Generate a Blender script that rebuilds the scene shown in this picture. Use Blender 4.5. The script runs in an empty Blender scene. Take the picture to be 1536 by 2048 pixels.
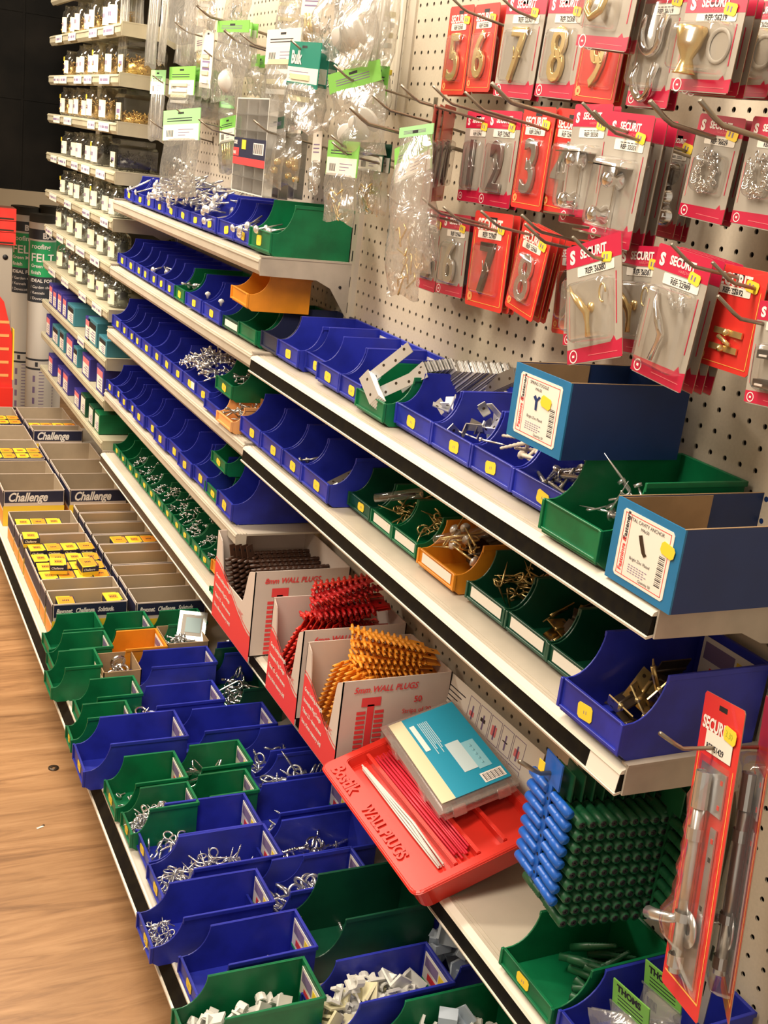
import bpy, bmesh, math, random
from mathutils import Vector, Matrix, Euler
random.seed(7)
PI = math.pi
scn = bpy.context.scene
COL = scn.collection

# ------------------------------------------------------------------ camera, world, lights
RIGHT = Vector((0.900071, -0.419487, 0.117910)); DOWN = Vector((-0.024760, -0.319394, -0.947299)); FWD = Vector((0.435039, 0.849717, -0.297864))
CAM = Vector((-0.93420, 0.0, 1.31000))
FPX = 2297.35                                   # focal length in pixels of a 1536 x 2048 frame
cd = bpy.data.cameras.new('camera'); cam = bpy.data.objects.new('camera', cd); COL.objects.link(cam)
cd.sensor_fit = 'HORIZONTAL'; cd.sensor_width = 36.0; cd.lens = FPX / 1536 * 36.0
cd.clip_start = 0.05; cd.clip_end = 50
m3 = Matrix((RIGHT, -DOWN, -FWD)).transposed()
cam.matrix_world = Matrix.Translation(CAM) @ m3.to_4x4()
scn.camera = cam
scn.view_settings.view_transform = 'Standard'; scn.view_settings.look = 'None'
scn.view_settings.gamma = 1.0; scn.view_settings.exposure = -0.06
scn.view_settings.use_curve_mapping = False
try:
    scn.cycles.transparent_max_bounces = 40
    scn.cycles.max_bounces = 8
    scn.cycles.sample_clamp_indirect = 6.0
except Exception:
    pass
w = bpy.data.worlds.new('world'); scn.world = w; w.use_nodes = True
w.node_tree.nodes['Background'].inputs[0].default_value = (1.0, 0.86, 0.68, 1)
w.node_tree.nodes['Background'].inputs[1].default_value = 0.62

def area(name, loc, target, sx, sy, power, col=(1, .87, .70)):
    l = bpy.data.lights.new(name, 'AREA'); l.shape = 'RECTANGLE'; l.size = sx; l.size_y = sy
    l.energy = power; l.color = col
    o = bpy.data.objects.new(name, l); COL.objects.link(o); o.location = loc
    d = Vector(target) - Vector(loc)
    o.rotation_euler = d.to_track_quat('-Z', 'Y').to_euler()
    return o
area('aisle_light_near', (-1.15, 0.9, 2.45), (-0.35, 1.15, 0.9), 0.35, 1.5, 56)
area('aisle_light_far', (-1.15, 3.4, 2.45), (-0.2, 3.4, 0.9), 0.35, 1.9, 125)
area('next_aisle_light', (0.135, 1.9, 2.72), (-0.75, 1.9, 0.0), 0.03, 4.6, 95)

# ------------------------------------------------------------------ placing helpers: photo reading -> point on a real plane
def ray(px, py):
    return RIGHT * ((px - 768) / FPX) + DOWN * ((py - 1024) / FPX) + FWD
def at(px, py, x=None, y=None, z=None):
    d = ray(px, py)
    if x is not None: t = (x - CAM.x) / d.x
    elif y is not None: t = (y - CAM.y) / d.y
    else: t = (z - CAM.z) / d.z
    return CAM + d * t

# ------------------------------------------------------------------ materials
MATS = {}
def mat(name, col, rough=.5, metal=0.0, noise=0.0, nscale=30, spec=.5, bump=0.0, trans=0.0, coat=0.0, col2=None, emit=None):
    if name in MATS: return MATS[name]
    m = bpy.data.materials.new(name); m.use_nodes = True; MATS[name] = m
    nt = m.node_tree; b = nt.nodes['Principled BSDF']
    b.inputs['Base Color'].default_value = (*col, 1); b.inputs['Roughness'].default_value = rough
    b.inputs['Metallic'].default_value = metal
    b.inputs['Specular IOR Level'].default_value = spec
    b.inputs['Coat Weight'].default_value = coat
    if trans: b.inputs['Transmission Weight'].default_value = trans
    if emit:
        b.inputs['Emission Color'].default_value = (*emit[0], 1); b.inputs['Emission Strength'].default_value = emit[1]
    if noise or bump:
        tc = nt.nodes.new('ShaderNodeTexCoord'); n = nt.nodes.new('ShaderNodeTexNoise')
        n.inputs['Scale'].default_value = nscale; n.inputs['Detail'].default_value = 4
        nt.links.new(tc.outputs['Object'], n.inputs['Vector'])
        if noise:
            r = nt.nodes.new('ShaderNodeMixRGB'); r.blend_type = 'MIX'
            c2 = col2 or tuple(max(0, c * (1 - noise)) for c in col)
            r.inputs[1].default_value = (*col, 1); r.inputs[2].default_value = (*c2, 1)
            rp = nt.nodes.new('ShaderNodeValToRGB'); rp.color_ramp.elements[0].position = .4; rp.color_ramp.elements[1].position = .65
            nt.links.new(n.outputs['Fac'], rp.inputs[0]); nt.links.new(rp.outputs[0], r.inputs[0])
            nt.links.new(r.outputs[0], b.inputs['Base Color'])
        if bump:
            bp = nt.nodes.new('ShaderNodeBump'); bp.inputs['Strength'].default_value = bump; bp.inputs['Distance'].default_value = .002
            nt.links.new(n.outputs['Fac'], bp.inputs['Height']); nt.links.new(bp.outputs[0], b.inputs['Normal'])
    return m

BLUE = mat('blue plastic', (.022, .034, .40), .38, noise=.35, nscale=18, spec=.45)
NAVYB = mat('dark grey blue plastic', (.018, .022, .06), .3)
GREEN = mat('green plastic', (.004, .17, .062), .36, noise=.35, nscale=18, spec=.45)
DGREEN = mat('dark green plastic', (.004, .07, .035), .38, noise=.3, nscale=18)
ORANGE = mat('orange plastic', (.75, .27, .015), .42, noise=.2, nscale=18)
PEACH = mat('pale orange plastic', (.80, .38, .13), .42)
YSTICK = mat('yellow sticker', (.85, .62, .04), .55)
WSTICK = mat('white paper', (.80, .76, .68), .6)
SHELFM = mat('cream enamelled steel', (.56, .50, .41), .38, noise=.12, nscale=9)
SHELFB = mat('beige bracket steel', (.47, .41, .34), .42, noise=.2, nscale=14)
SHELFG = mat('greenish beige shelf steel', (.50, .46, .33), .42, noise=.15, nscale=12)
BLACK = mat('black ticket strip', (.005, .005, .005), .5, noise=.5, nscale=60, col2=(.010, .009, .006), spec=.1)
WRAIL = mat('white rail', (.75, .70, .60), .4)
BROWNST = mat('brown ticket strip', (.07, .045, .03), .45, noise=.4, nscale=40)
BLK = mat('matt black', (.008, .008, .010), .6)
INK = mat('black ink', (.02, .02, .03), .6)
STEEL = mat('zinc steel', (.74, .74, .74), .27, .90)
WIRE = mat('steel wire hook', (.30, .26, .21), .35, .9)
CHROME = mat('chrome', (.84, .84, .84), .11, 1.0)
BRASS = mat('brass', (.82, .62, .28), .26, .82)
SATIN = mat('satin nickel', (.40, .39, .37), .30, .85)
DBRASS = mat('dark brass', (.38, .27, .11), .3, 1.0)
DMET = mat('dark metal', (.07, .05, .035), .3, .5)
ALU = mat('bright plated steel', (.84, .84, .84), .3, .65)
REDC = mat('red card', (.68, .035, .028), .35, coat=.3)
CRIM = mat('crimson card', (.52, .012, .055), .35, coat=.3)
GREYC = mat('grey card', (.37, .335, .285), .45)
BACKC = mat('plain card back', (.25, .16, .10), .7)
WHITEP = mat('white print', (.85, .80, .76), .5)
YLINE = mat('yellow print', (.85, .50, .10), .5)
PURPLE = mat('purple print', (.22, .16, .30), .5)
LGREEN = mat('light green card', (.22, .56, .10), .45)
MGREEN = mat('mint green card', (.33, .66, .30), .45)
TEAL = mat('teal card', (.01, .24, .17), .4)
NAVY = mat('navy print', (.012, .015, .05), .5)
YEL = mat('yellow carton print', (.85, .58, .03), .5)
ORP = mat('orange carton print', (.85, .30, .02), .5)
CARD = mat('brown cardboard', (.36, .24, .13), .75, noise=.15, nscale=30)
KRAFT = mat('grey kraft board', (.42, .335, .235), .75, noise=.08, nscale=20)
WCARD = mat('white carton board', (.66, .56, .50), .6, noise=.06, nscale=12)
REDP = mat('red carton print', (.80, .055, .06), .5)
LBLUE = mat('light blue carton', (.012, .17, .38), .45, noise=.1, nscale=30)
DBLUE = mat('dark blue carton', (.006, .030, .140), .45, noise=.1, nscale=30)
REDPL = mat('red plastic tray', (.68, .030, .018), .32, noise=.15, nscale=10)
DRED = mat('dark red plastic', (.50, .010, .012), .4)
ORPL = mat('orange plug plastic', (.90, .36, .03), .45)
BRPL = mat('brown plug plastic', (.060, .026, .016), .4)
BLPL = mat('bright blue plug plastic', (.012, .12, .55), .35)
GRPL = mat('deep green plug plastic', (.008, .095, .036), .42)
WPL = mat('white plastic', (.74, .74, .70), .35)
CRPL = mat('cream plastic', (.72, .68, .45), .35)
BGPL = mat('beige plug plastic', (.62, .52, .42), .5)
CYAN = mat('blue card insert', (.010, .29, .46), .4)
CREAM = mat('cream card', (.72, .64, .42), .5)
PINKR = mat('pinkish red rod', (.80, .035, .07), .4)
FELTW = mat('white wrapper', (.62, .58, .52), .5)
FELTG = mat('green wrapper band', (.02, .36, .12), .5)
FELTD = mat('charcoal wrapper', (.03, .035, .045), .5)
FELTK = mat('roofing felt', (.05, .045, .035), .9)
TEALBX = mat('teal carton', (.04, .19, .25), .5)
PURBX = mat('violet blue carton', (.035, .030, .24), .5)
PINK = mat('pink print', (.80, .20, .22), .5)
BAMB = mat('yellow brass screws', (.60, .38, .12), .35, .8)
GRSCR = mat('grey zinc screws', (.33, .36, .36), .35, .8)
DKSCR = mat('black screws', (.035, .03, .025), .4, .4)
JLAB = mat('aged jar label', (.78, .70, .52), .7)
BEIGE = mat('beige wall paint', (.60, .52, .38), .7, noise=.08, nscale=3)

def clear(name, fac, col=(1, 1, 1), rough=.08, milk=0.0, bump=.0, nscale=25):
    m = bpy.data.materials.new(name); m.use_nodes = True; nt = m.node_tree; nt.nodes.clear(); MATS[name] = m
    out = nt.nodes.new('ShaderNodeOutputMaterial'); tr = nt.nodes.new('ShaderNodeBsdfTransparent')
    gl = nt.nodes.new('ShaderNodeBsdfGlossy'); df = nt.nodes.new('ShaderNodeBsdfDiffuse'); tl = nt.nodes.new('ShaderNodeBsdfTranslucent')
    gl.inputs['Roughness'].default_value = rough
    tr.inputs[0].default_value = (*col, 1); df.inputs[0].default_value = (.85, .83, .78, 1); tl.inputs[0].default_value = (.85, .83, .78, 1)
    a = nt.nodes.new('ShaderNodeMixShader'); b = nt.nodes.new('ShaderNodeMixShader'); c = nt.nodes.new('ShaderNodeMixShader')
    lw = nt.nodes.new('ShaderNodeLayerWeight'); lw.inputs[0].default_value = .35
    ma = nt.nodes.new('ShaderNodeMath'); ma.operation = 'MULTIPLY_ADD'; ma.inputs[1].default_value = .55; ma.inputs[2].default_value = fac
    nt.links.new(lw.outputs['Facing'], ma.inputs[0])
    c.inputs[0].default_value = .5; nt.links.new(df.outputs[0], c.inputs[1]); nt.links.new(tl.outputs[0], c.inputs[2])
    b.inputs[0].default_value = milk; nt.links.new(tr.outputs[0], b.inputs[1]); nt.links.new(c.outputs[0], b.inputs[2])
    nt.links.new(ma.outputs[0], a.inputs[0]); nt.links.new(b.outputs[0], a.inputs[1]); nt.links.new(gl.outputs[0], a.inputs[2])
    if bump:
        tc = nt.nodes.new('ShaderNodeTexCoord'); n = nt.nodes.new('ShaderNodeTexNoise'); n.inputs['Scale'].default_value = nscale
        n.inputs['Distortion'].default_value = 1.5
        bp = nt.nodes.new('ShaderNodeBump'); bp.inputs['Strength'].default_value = bump; bp.inputs['Distance'].default_value = .004
        nt.links.new(tc.outputs['Object'], n.inputs['Vector']); nt.links.new(n.outputs['Fac'], bp.inputs['Height'])
        nt.links.new(bp.outputs[0], gl.inputs['Normal'])
    nt.links.new(a.outputs[0], out.inputs[0])
    return m
BAG = clear('clear polythene', .10, milk=.19, rough=.20, bump=1.0, nscale=34)
BLIS = clear('clear blister', .05, milk=.04, rough=.10)
JARG = clear('jar glass', .07, milk=.03, rough=.05, col=(.96, .97, .93))
CLRBX = clear('clear polystyrene', .10, milk=.20, rough=.12)
THINC = clear('thin clear panel', .05, milk=.07, rough=.10)

def pegboard_mat():
    m = bpy.data.materials.new('pegboard panel'); m.use_nodes = True; nt = m.node_tree
    b = nt.nodes['Principled BSDF']; b.inputs['Base Color'].default_value = (.57, .49, .385, 1); b.inputs['Roughness'].default_value = .5
    tc = nt.nodes.new('ShaderNodeTexCoord'); sp = nt.nodes.new('ShaderNodeSeparateXYZ'); nt.links.new(tc.outputs['Object'], sp.inputs[0])
    cells = []
    for ax, off in (('Y', .90), ('Z', 1.0)):
        a = nt.nodes.new('ShaderNodeMath'); a.operation = 'MULTIPLY_ADD'; a.inputs[1].default_value = 1 / .0254; a.inputs[2].default_value = PEGOFF[ax]
        nt.links.new(sp.outputs[ax], a.inputs[0])
        f = nt.nodes.new('ShaderNodeMath'); f.operation = 'FRACT'; nt.links.new(a.outputs[0], f.inputs[0])
        s = nt.nodes.new('ShaderNodeMath'); s.operation = 'SUBTRACT'; s.inputs[1].default_value = .5; nt.links.new(f.outputs[0], s.inputs[0])
        p = nt.nodes.new('ShaderNodeMath'); p.operation = 'POWER'; p.inputs[1].default_value = 2; nt.links.new(s.outputs[0], p.inputs[0])
        cells.append(p)
    ad = nt.nodes.new('ShaderNodeMath'); ad.operation = 'ADD'; nt.links.new(cells[0].outputs[0], ad.inputs[0]); nt.links.new(cells[1].outputs[0], ad.inputs[1])
    lt = nt.nodes.new('ShaderNodeMath'); lt.operation = 'GREATER_THAN'; lt.inputs[1].default_value = .125 ** 2
    nt.links.new(ad.outputs[0], lt.inputs[0]); nt.links.new(lt.outputs[0], b.inputs['Alpha'])
    n = nt.nodes.new('ShaderNodeTexNoise'); n.inputs['Scale'].default_value = 260; n.inputs['Detail'].default_value = 2
    nt.links.new(tc.outputs['Object'], n.inputs['Vector'])
    mx = nt.nodes.new('ShaderNodeMixRGB'); mx.inputs[1].default_value = (.60, .52, .41, 1); mx.inputs[2].default_value = (.50, .43, .335, 1)
    nt.links.new(n.outputs['Fac'], mx.inputs[0]); nt.links.new(mx.outputs[0], b.inputs['Base Color'])
    return m
# one hole is known to sit at this y, z on the panel
PEGOFF = {'Y': .5 - 1.0343 / .0254 + 60, 'Z': .5 - 1.0706 / .0254 + 60}

def floor_mat():
    m = bpy.data.materials.new('wood laminate floor'); m.use_nodes = True; nt = m.node_tree
    b = nt.nodes['Principled BSDF']; b.inputs['Roughness'].default_value = .38
    tc = nt.nodes.new('ShaderNodeTexCoord'); mp = nt.nodes.new('ShaderNodeMapping')
    mp.inputs['Rotation'].default_value = (0, 0, -.34); mp.inputs['Scale'].default_value = (2.2, 20, 1)
    nt.links.new(tc.outputs['Object'], mp.inputs[0])
    n = nt.nodes.new('ShaderNodeTexNoise'); n.inputs['Scale'].default_value = 1.6; n.inputs['Detail'].default_value = 9; n.inputs['Distortion'].default_value = 1.0
    n.inputs['Roughness'].default_value = .65
    nt.links.new(mp.outputs[0], n.inputs['Vector'])
    r = nt.nodes.new('ShaderNodeValToRGB'); e = r.color_ramp.elements
    e[0].position = .28; e[0].color = (.18, .088, .038, 1); e[1].position = .72; e[1].color = (.46, .265, .130, 1)
    x = r.color_ramp.elements.new(.5); x.color = (.35, .188, .084, 1)
    nt.links.new(n.outputs['Fac'], r.inputs[0])
    n2 = nt.nodes.new('ShaderNodeTexNoise'); n2.inputs['Scale'].default_value = 3; nt.links.new(tc.outputs['Object'], n2.inputs['Vector'])
    mx = nt.nodes.new('ShaderNodeMixRGB'); mx.blend_type = 'OVERLAY'; mx.inputs[0].default_value = .35
    nt.links.new(r.outputs[0], mx.inputs[1]); nt.links.new(n2.outputs['Fac'], mx.inputs[2]); nt.links.new(mx.outputs[0], b.inputs['Base Color'])
    return m

# ------------------------------------------------------------------ mesh builder
class MB:
    def __init__(s): s.v = []; s.f = []; s.m = []; s.sm = []; s.mats = []
    def mi(s, m):
        if m not in s.mats: s.mats.append(m)
        return s.mats.index(m)
    def add(s, vs, fs, m, smooth=False, T=None):
        o = len(s.v); i = s.mi(m)
        s.v += [tuple(T @ Vector(v)) if T else tuple(v) for v in vs]
        s.f += [tuple(o + k for k in f) for f in fs]; s.m += [i] * len(fs); s.sm += [smooth] * len(fs)
    def box(s, x0, x1, y0, y1, z0, z1, m, T=None):
        vs = [(x, y, z) for x in (x0, x1) for y in (y0, y1) for z in (z0, z1)]
        s.add(vs, [(0, 1, 3, 2), (4, 6, 7, 5), (0, 4, 5, 1), (2, 3, 7, 6), (0, 2, 6, 4), (1, 5, 7, 3)], m, T=T)
    def prism(s, poly, a, b, axis, m, T=None):
        """poly in the two other axes, extruded from a to b along axis 0/1/2"""
        n = len(poly); vs = []
        for t in (a, b):
            for p in poly:
                q = list(p); q.insert(axis, t); vs.append(tuple(q))
        fs = [tuple(range(n))[::-1], tuple(range(n, 2 * n))] + [(i, (i + 1) % n, n + (i + 1) % n, n + i) for i in range(n)]
        s.add(vs, fs, m, T=T)
    def tube(s, pts, r, m, n=8, closed=False, T=None, caps=True):
        pts = [Vector(p) for p in pts]; k = len(pts); vs = []; up = Vector((0, 0, 1)); last = None
        for i in range(k):
            if closed: d = pts[(i + 1) % k] - pts[i - 1]
            else: d = pts[min(i + 1, k - 1)] - pts[max(i - 1, 0)]
            d.normalize()
            if last is None:
                a = up if abs(d.z) < .9 else Vector((1, 0, 0))
                u = d.cross(a).normalized()
            else: u = (last - d * last.dot(d)).normalized()
            last = u; v = d.cross(u)
            rr = r[i] if isinstance(r, (list, tuple)) else r
            for j in range(n):
                t = 2 * PI * j / n; vs.append(pts[i] + (u * math.cos(t) + v * math.sin(t)) * rr)
        fs = []
        for i in range(k if closed else k - 1):
            for j in range(n):
                a0 = i * n + j; a1 = i * n + (j + 1) % n; i2 = (i + 1) % k
                fs.append((a0, a1, i2 * n + (j + 1) % n, i2 * n + j))
        if caps and not closed: fs += [tuple(range(n))[::-1], tuple(range((k - 1) * n, k * n))]
        s.add(vs, fs, m, True, T)
    def lathe(s, prof, m, n=20, T=None, smooth=True):
        vs = [(r * math.cos(2 * PI * j / n), r * math.sin(2 * PI * j / n), z) for r, z in prof for j in range(n)]
        fs = [(i * n + j, i * n + (j + 1) % n, (i + 1) * n + (j + 1) % n, (i + 1) * n + j) for i in range(len(prof) - 1) for j in range(n)]
        s.add(vs, fs, m, smooth, T)
    def disc(s, c, r, m, n=18, T=None):
        s.add([(c[0] + r * math.cos(2 * PI * j / n), c[1] + r * math.sin(2 * PI * j / n), c[2]) for j in range(n)], [tuple(range(n))], m, T=T)
    def quad(s, x0, x1, y0, y1, z, m, T=None):
        s.add([(x0, y0, z), (x1, y0, z), (x1, y1, z), (x0, y1, z)], [(0, 1, 2, 3)], m, T=T)
    def mesh(s, name):
        me = bpy.data.meshes.new(name); me.from_pydata(s.v, [], s.f)
        for m in s.mats: me.materials.append(m)
        me.polygons.foreach_set('material_index', s.m); me.polygons.foreach_set('use_smooth', s.sm)
        me.update(); return me
def soften(me, w=.0008, seg=1):
    bm = bmesh.new(); bm.from_mesh(me)
    bmesh.ops.remove_doubles(bm, verts=bm.verts, dist=1e-6)
    es = [e for e in bm.edges if len(e.link_faces) == 2 and e.calc_face_angle(0) > .5]
    bmesh.ops.bevel(bm, geom=es, offset=w, segments=seg, affect='EDGES', clamp_overlap=True)
    bm.to_mesh(me); bm.free(); return me

CACHE = {}
def cached(key, fn):
    if key not in CACHE: CACHE[key] = fn()
    return CACHE[key]
def O(name, me, parent=None, loc=(0, 0, 0), rot=None, M=None, label=None, cat=None, group=None, kind=None):
    if isinstance(me, MB): me = me.mesh(name)
    o = bpy.data.objects.new(name, me); COL.objects.link(o)
    if M is not None: mm = M
    else:
        mm = Matrix.Translation(Vector(loc))
        if rot is not None: mm = mm @ Euler(rot).to_matrix().to_4x4()
    if parent is not None: o.parent = parent
    o.matrix_local = mm
    if label: o['label'] = label
    if cat: o['category'] = cat
    if group: o['group'] = group
    if kind: o['kind'] = kind
    return o
def text_me(s, size, m, depth=.0, bold=0.0, shear=0.0, align='LEFT', sx=1.0, bevel=0.0):
    key = ('txt', s, round(size, 5), m.name, depth, bold, shear, align, sx, bevel)
    def mk():
        c = bpy.data.curves.new('t', 'FONT'); c.body = s; c.size = size; c.extrude = depth; c.offset = bold * size; c.shear = shear
        c.align_x = align; c.resolution_u = 3; c.bevel_depth = bevel
        o = bpy.data.objects.new('t', c); COL.objects.link(o)
        dg = bpy.context.evaluated_depsgraph_get(); dg.update()
        me = bpy.data.meshes.new_from_object(o.evaluated_get(dg)); me.name = 'lettering'
        bpy.data.objects.remove(o); bpy.data.curves.remove(c)
        me.materials.clear(); me.materials.append(m)
        for v in me.vertices: v.co.x *= sx
        return me
    return cached(key, mk)
def frame(origin, u, v):
    """matrix with local x along u, local y along v, local z = u x v"""
    u = Vector(u).normalized(); v = Vector(v); v = (v - u * v.dot(u)).normalized(); n = u.cross(v)
    M = Matrix((u, v, n)).transposed().to_4x4(); M.translation = Vector(origin); return M
def TR(x, y, z=0, rz=0): return Matrix.Translation((x, y, z)) @ Matrix.Rotation(rz, 4, 'Z')
ORD = ['first', 'second', 'third', 'fourth', 'fifth', 'sixth', 'seventh', 'eighth', 'ninth', 'tenth', 'eleventh', 'twelfth', 'thirteenth', 'fourteenth', 'fifteenth', 'sixteenth']

# ------------------------------------------------------------------ the setting
XF = -0.195
def S(name, mb, label=None):
    return O(name, mb, kind='structure', label=label)
b = MB(); b.box(-3.2, .6, -.8, 5.6, -.02, 0, floor_mat()); S('floor', b)
b = MB(); b.box(0, .002, -.3, 4.45, .12, 2.15, pegboard_mat()); S('wall_right', b)
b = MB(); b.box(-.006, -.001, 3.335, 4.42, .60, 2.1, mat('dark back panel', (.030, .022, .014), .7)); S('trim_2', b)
b = MB(); b.box(.022, .03, -.3, 4.45, 0, 2.15, mat('brown board core', (.05, .022, .014), .8)); b.box(.0, .03, -.3, 4.45, 2.15, 2.17, SHELFM); S('trim_1', b)
b = MB(); b.box(-3.2, .6, 5.6, 5.65, 0, 2.9, BEIGE); S('wall_back', b)
b = MB(); b.box(-3.25, -3.2, -.8, 5.6, 0, 2.9, BEIGE); S('wall_left', b)
b = MB(); b.box(-3.2, .6, -.8, 5.6, 2.9, 2.95, mat('off white ceiling', (.75, .70, .6), .8)); S('ceiling', b)

YJ = 2.072; BAY = 1.25; YR = YJ - BAY; YL = YJ + BAY; YFAR = 4.43
for y in (YR, YJ, YL, YFAR):
    b = MB(); b.box(-.010, 0, y - .012, y + .012, .14, 1.55 if y < 3 else 2.1, SHELFM)
    for k in range(26): b.box(-.0106, -.0100, y - .002, y + .002, .2 + k * .05, .22 + k * .05, BLK)
    lab = {YR: 'slotted cream upright between the nearest two bays, beside the blue cardboard cartons', YJ: 'slotted cream upright at the end of the highest bin shelf',
           YL: 'slotted cream upright between the blue bins and the glass jars', YFAR: 'slotted cream upright at the far end of the jar shelves'}[y]
    O('shelf_upright', b, label=lab, cat='upright')
b = MB(); b.box(-.006, 0, 1.972, 2.000, 1.382, 2.15, WRAIL); b.box(-.012, -.006, 1.968, 1.975, 1.382, 2.15, WRAIL); b.box(-.012, -.006, 1.995, 2.002, 1.382, 2.15, WRAIL)
b.box(-.003, 0, 1.935, 1.965, 1.377, 2.15, SHELFM)
for k, dz in enumerate((.02, .035, .048, .11)): b.box(-.0068, -.006, 1.984, 1.989, 1.39 + dz, 1.396 + dz, BLK)
O('slotted_wall_channel', b, label='pale slotted metal channel running up the pegboard beside the clear bags', cat='channel')

def bracket_me(m, drop=.07):
    def mk():
        b = MB()
        b.prism([(XF, .0), (XF, .036), (-.002, .036), (-.002, -drop), (-.012, -drop), (-.05, -.016), (-.08, -.002)], -.0025, 0, 1, m)
        b.box(XF, -.004, -.0035, .008, .033, .0362, m)
        b.tube([(-.03, -.004, -.012), (-.03, -.0024, -.012)], .003, BLK, 8)
        return b.mesh('end_bracket')
    return cached(('br', m.name, drop), mk)
def shelf(z, y0, y1, style, label, br=(True, False), x0=XF, brm=SHELFB, drop=.07):
    L = y1 - y0; m = SHELFG if style == 'far' else SHELFM
    b = MB(); b.box(x0 + .004, -.002, 0, L, .026, .030, m); b.box(x0 + .004, x0 + .02, 0, L, .002, .026, m)
    if style != 'far':
        for k in range(3): b.box(x0 + .006 + k * .006, x0 + .0085 + k * .006, .001, L - .001, .030, .0312, m)
    r = O('shelf', b, loc=(0, y0, z), label=label, cat='shelf')
    f = MB()
    if style in ('cream', 'far'):
        f.prism([(x0, .031), (x0 - .003, .029), (x0 - .003, .009), (x0 + .004, .0), (x0 + .008, .0), (x0 + .008, .030)], .0005, L - .0005, 1, m)
        f.box(x0 - .005, x0 - .003, .001, L - .001, .024, .026, m)
    else:
        f.prism([(x0 + .006, .031), (x0 - .004, .028), (x0 - .006, .024), (x0 + .006, .024)], .0005, L - .0005, 1, WRAIL)
        f.prism([(x0 + .002, .004), (x0 + .002, .001), (x0 - .008, -.001), (x0 - .009, .002)], .0005, L - .0005, 1, WRAIL)
        t = MB(); t.prism([(x0 - .004, .024), (x0 + .001, .024), (x0 + .001, .002), (x0 - .0065, .002)], .001, L - .001 if style != 'blackend' else L - .001, 1, BROWNST if style == 'brown' else BLACK)
        if style == 'blackend':
            t.prism([(x0 - .0045, .0235), (x0 - .003, .024), (x0 - .003, .003), (x0 - .0072, .003)], .002, .055, 1, WSTICK)
        O('ticket_strip', t, r, label='black ticket strip' if style != 'brown' else 'brown ticket strip')
    O('front_lip', f, r)
    if br[0]: O('end_bracket', bracket_me(brm, drop), r)
    if br[1]: O('end_bracket', bracket_me(brm, drop), r, loc=(0, L + .002, 0))
    return r
ZA, ZB, ZC, ZD, ZE = 1.0606, .8792, .7002, .5135, .328
DK = .0312
shelf(ZA, YJ + .002, YL - .002, 'cream', 'highest long cream shelf carrying the bolt bins, bracket end showing', (True, True))
shelf(ZB, YJ + .002, YL - .002, 'cream', 'long cream shelf right below the highest one, plain lip', (False, True))
shelf(ZC, YJ + .002, YL - .002, 'cream', 'third cream shelf down in the bay of blue bins', (False, True))
shelf(ZD, YJ + .002, YL - .002, 'cream', 'fourth cream shelf down, above the row of small green bins', (False, True))
shelf(ZE, YJ + .002, YL - .002, 'brown', 'low cream shelf holding the row of small green screw bins', (False, True))
shelf(ZB, YR + .002, YJ - .002, 'black', 'near shelf with black ticket strip, under the two blue cartons', (True, True), drop=.02)
shelf(ZC, YR + .002, YJ - .002, 'blackend', 'near shelf with black ticket strip ending in a white tag, under the brass hinge bin', (True, True), drop=.02)
shelf(ZE, -.1, YJ - .002, 'black', 'lowest near shelf with black strip, carrying the wall plug boxes and red tray', (False, False))
# base unit
b = MB(); b.box(-.490, -.002, -.1, YFAR, .10, .14, mat('pale base deck', (.66, .61, .52), .45, noise=.08, nscale=7))
b.box(-.46, -.44, -.1, YFAR, 0.0, .10, BLK)
base = O('base_shelf', b, label='wide pale base shelf running along the floor under all the bins', cat='shelf')
f = MB(); f.prism([(-.490, .141), (-.493, .1425), (-.496, .141), (-.496, .136), (-.490, .130)], -.0995, YFAR, 1, WRAIL)
f.prism([(-.509, .118), (-.512, .117), (-.512, .113), (-.490, .112), (-.490, .116)], -.0995, YFAR, 1, WRAIL)
O('front_lip', f, base)
f = MB(); f.prism([(-.496, .137), (-.509, .118), (-.490, .116), (-.490, .136)], -.099, YFAR, 1, BLACK); O('ticket_strip', f, base, label='black ticket strip')

# far bay: shelves with paper tickets
FARZ = [1.521, 1.392, 1.265, 1.133, 1.004, .880, .748, .606, .485, .358]
FARN = ['highest', 'second', 'third', 'fourth', 'fifth', 'sixth', 'seventh', 'eighth', 'ninth', 'lowest']
FARW = ['of yellow screw jars under the frame top', 'of yellow screw jars', 'of tall yellow screw jars', 'of black screw jars', 'of zinc screw jars', 'of zinc screw jars beside the bolt bins',
        'of grey screw jars', 'of violet and teal cartons', 'of teal and violet cartons', 'of violet cartons just above the yellow cartons']
def ticket(parent, y, w, x0=XF):
    b = MB(); b.box(x0 - .0068, x0 - .0052, 0, w, .004, .027, WSTICK)
    rr = random.Random(int(y * 1e4))
    for k in range(int(w / .007)):
        if rr.random() < .75: b.box(x0 - .0071, x0 - .0068, .004 + k * .007, .009 + k * .007, .012, .019, PURPLE)
    return O('price_ticket', b, parent, loc=(0, y, 0), label='white paper ticket with blurred print')
for i, z in enumerate(FARZ):
    r = shelf(z, YL + .004, YFAR, 'far', '%s narrow far-bay shelf from the top, %s' % (FARN[i], FARW[i]), (True, False), brm=SHELFG, drop=.004)
    if i < 7:
        rr = random.Random(i)
        for y in ([.12, .33, .50, .74, .90] if i % 2 else [.05, .30, .62, .84]):
            ticket(r, y + rr.uniform(-.03, .03), rr.uniform(.10, .14))
    elif i == 7: ticket(r, .30, .1); 
# one more shelf edge at the very top left of the frame
shelf(1.652, YL + .004, YFAR, 'far', 'topmost shelf edge of the far bay, cut by the frame', (True, False), brm=SHELFG, drop=.004)

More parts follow.
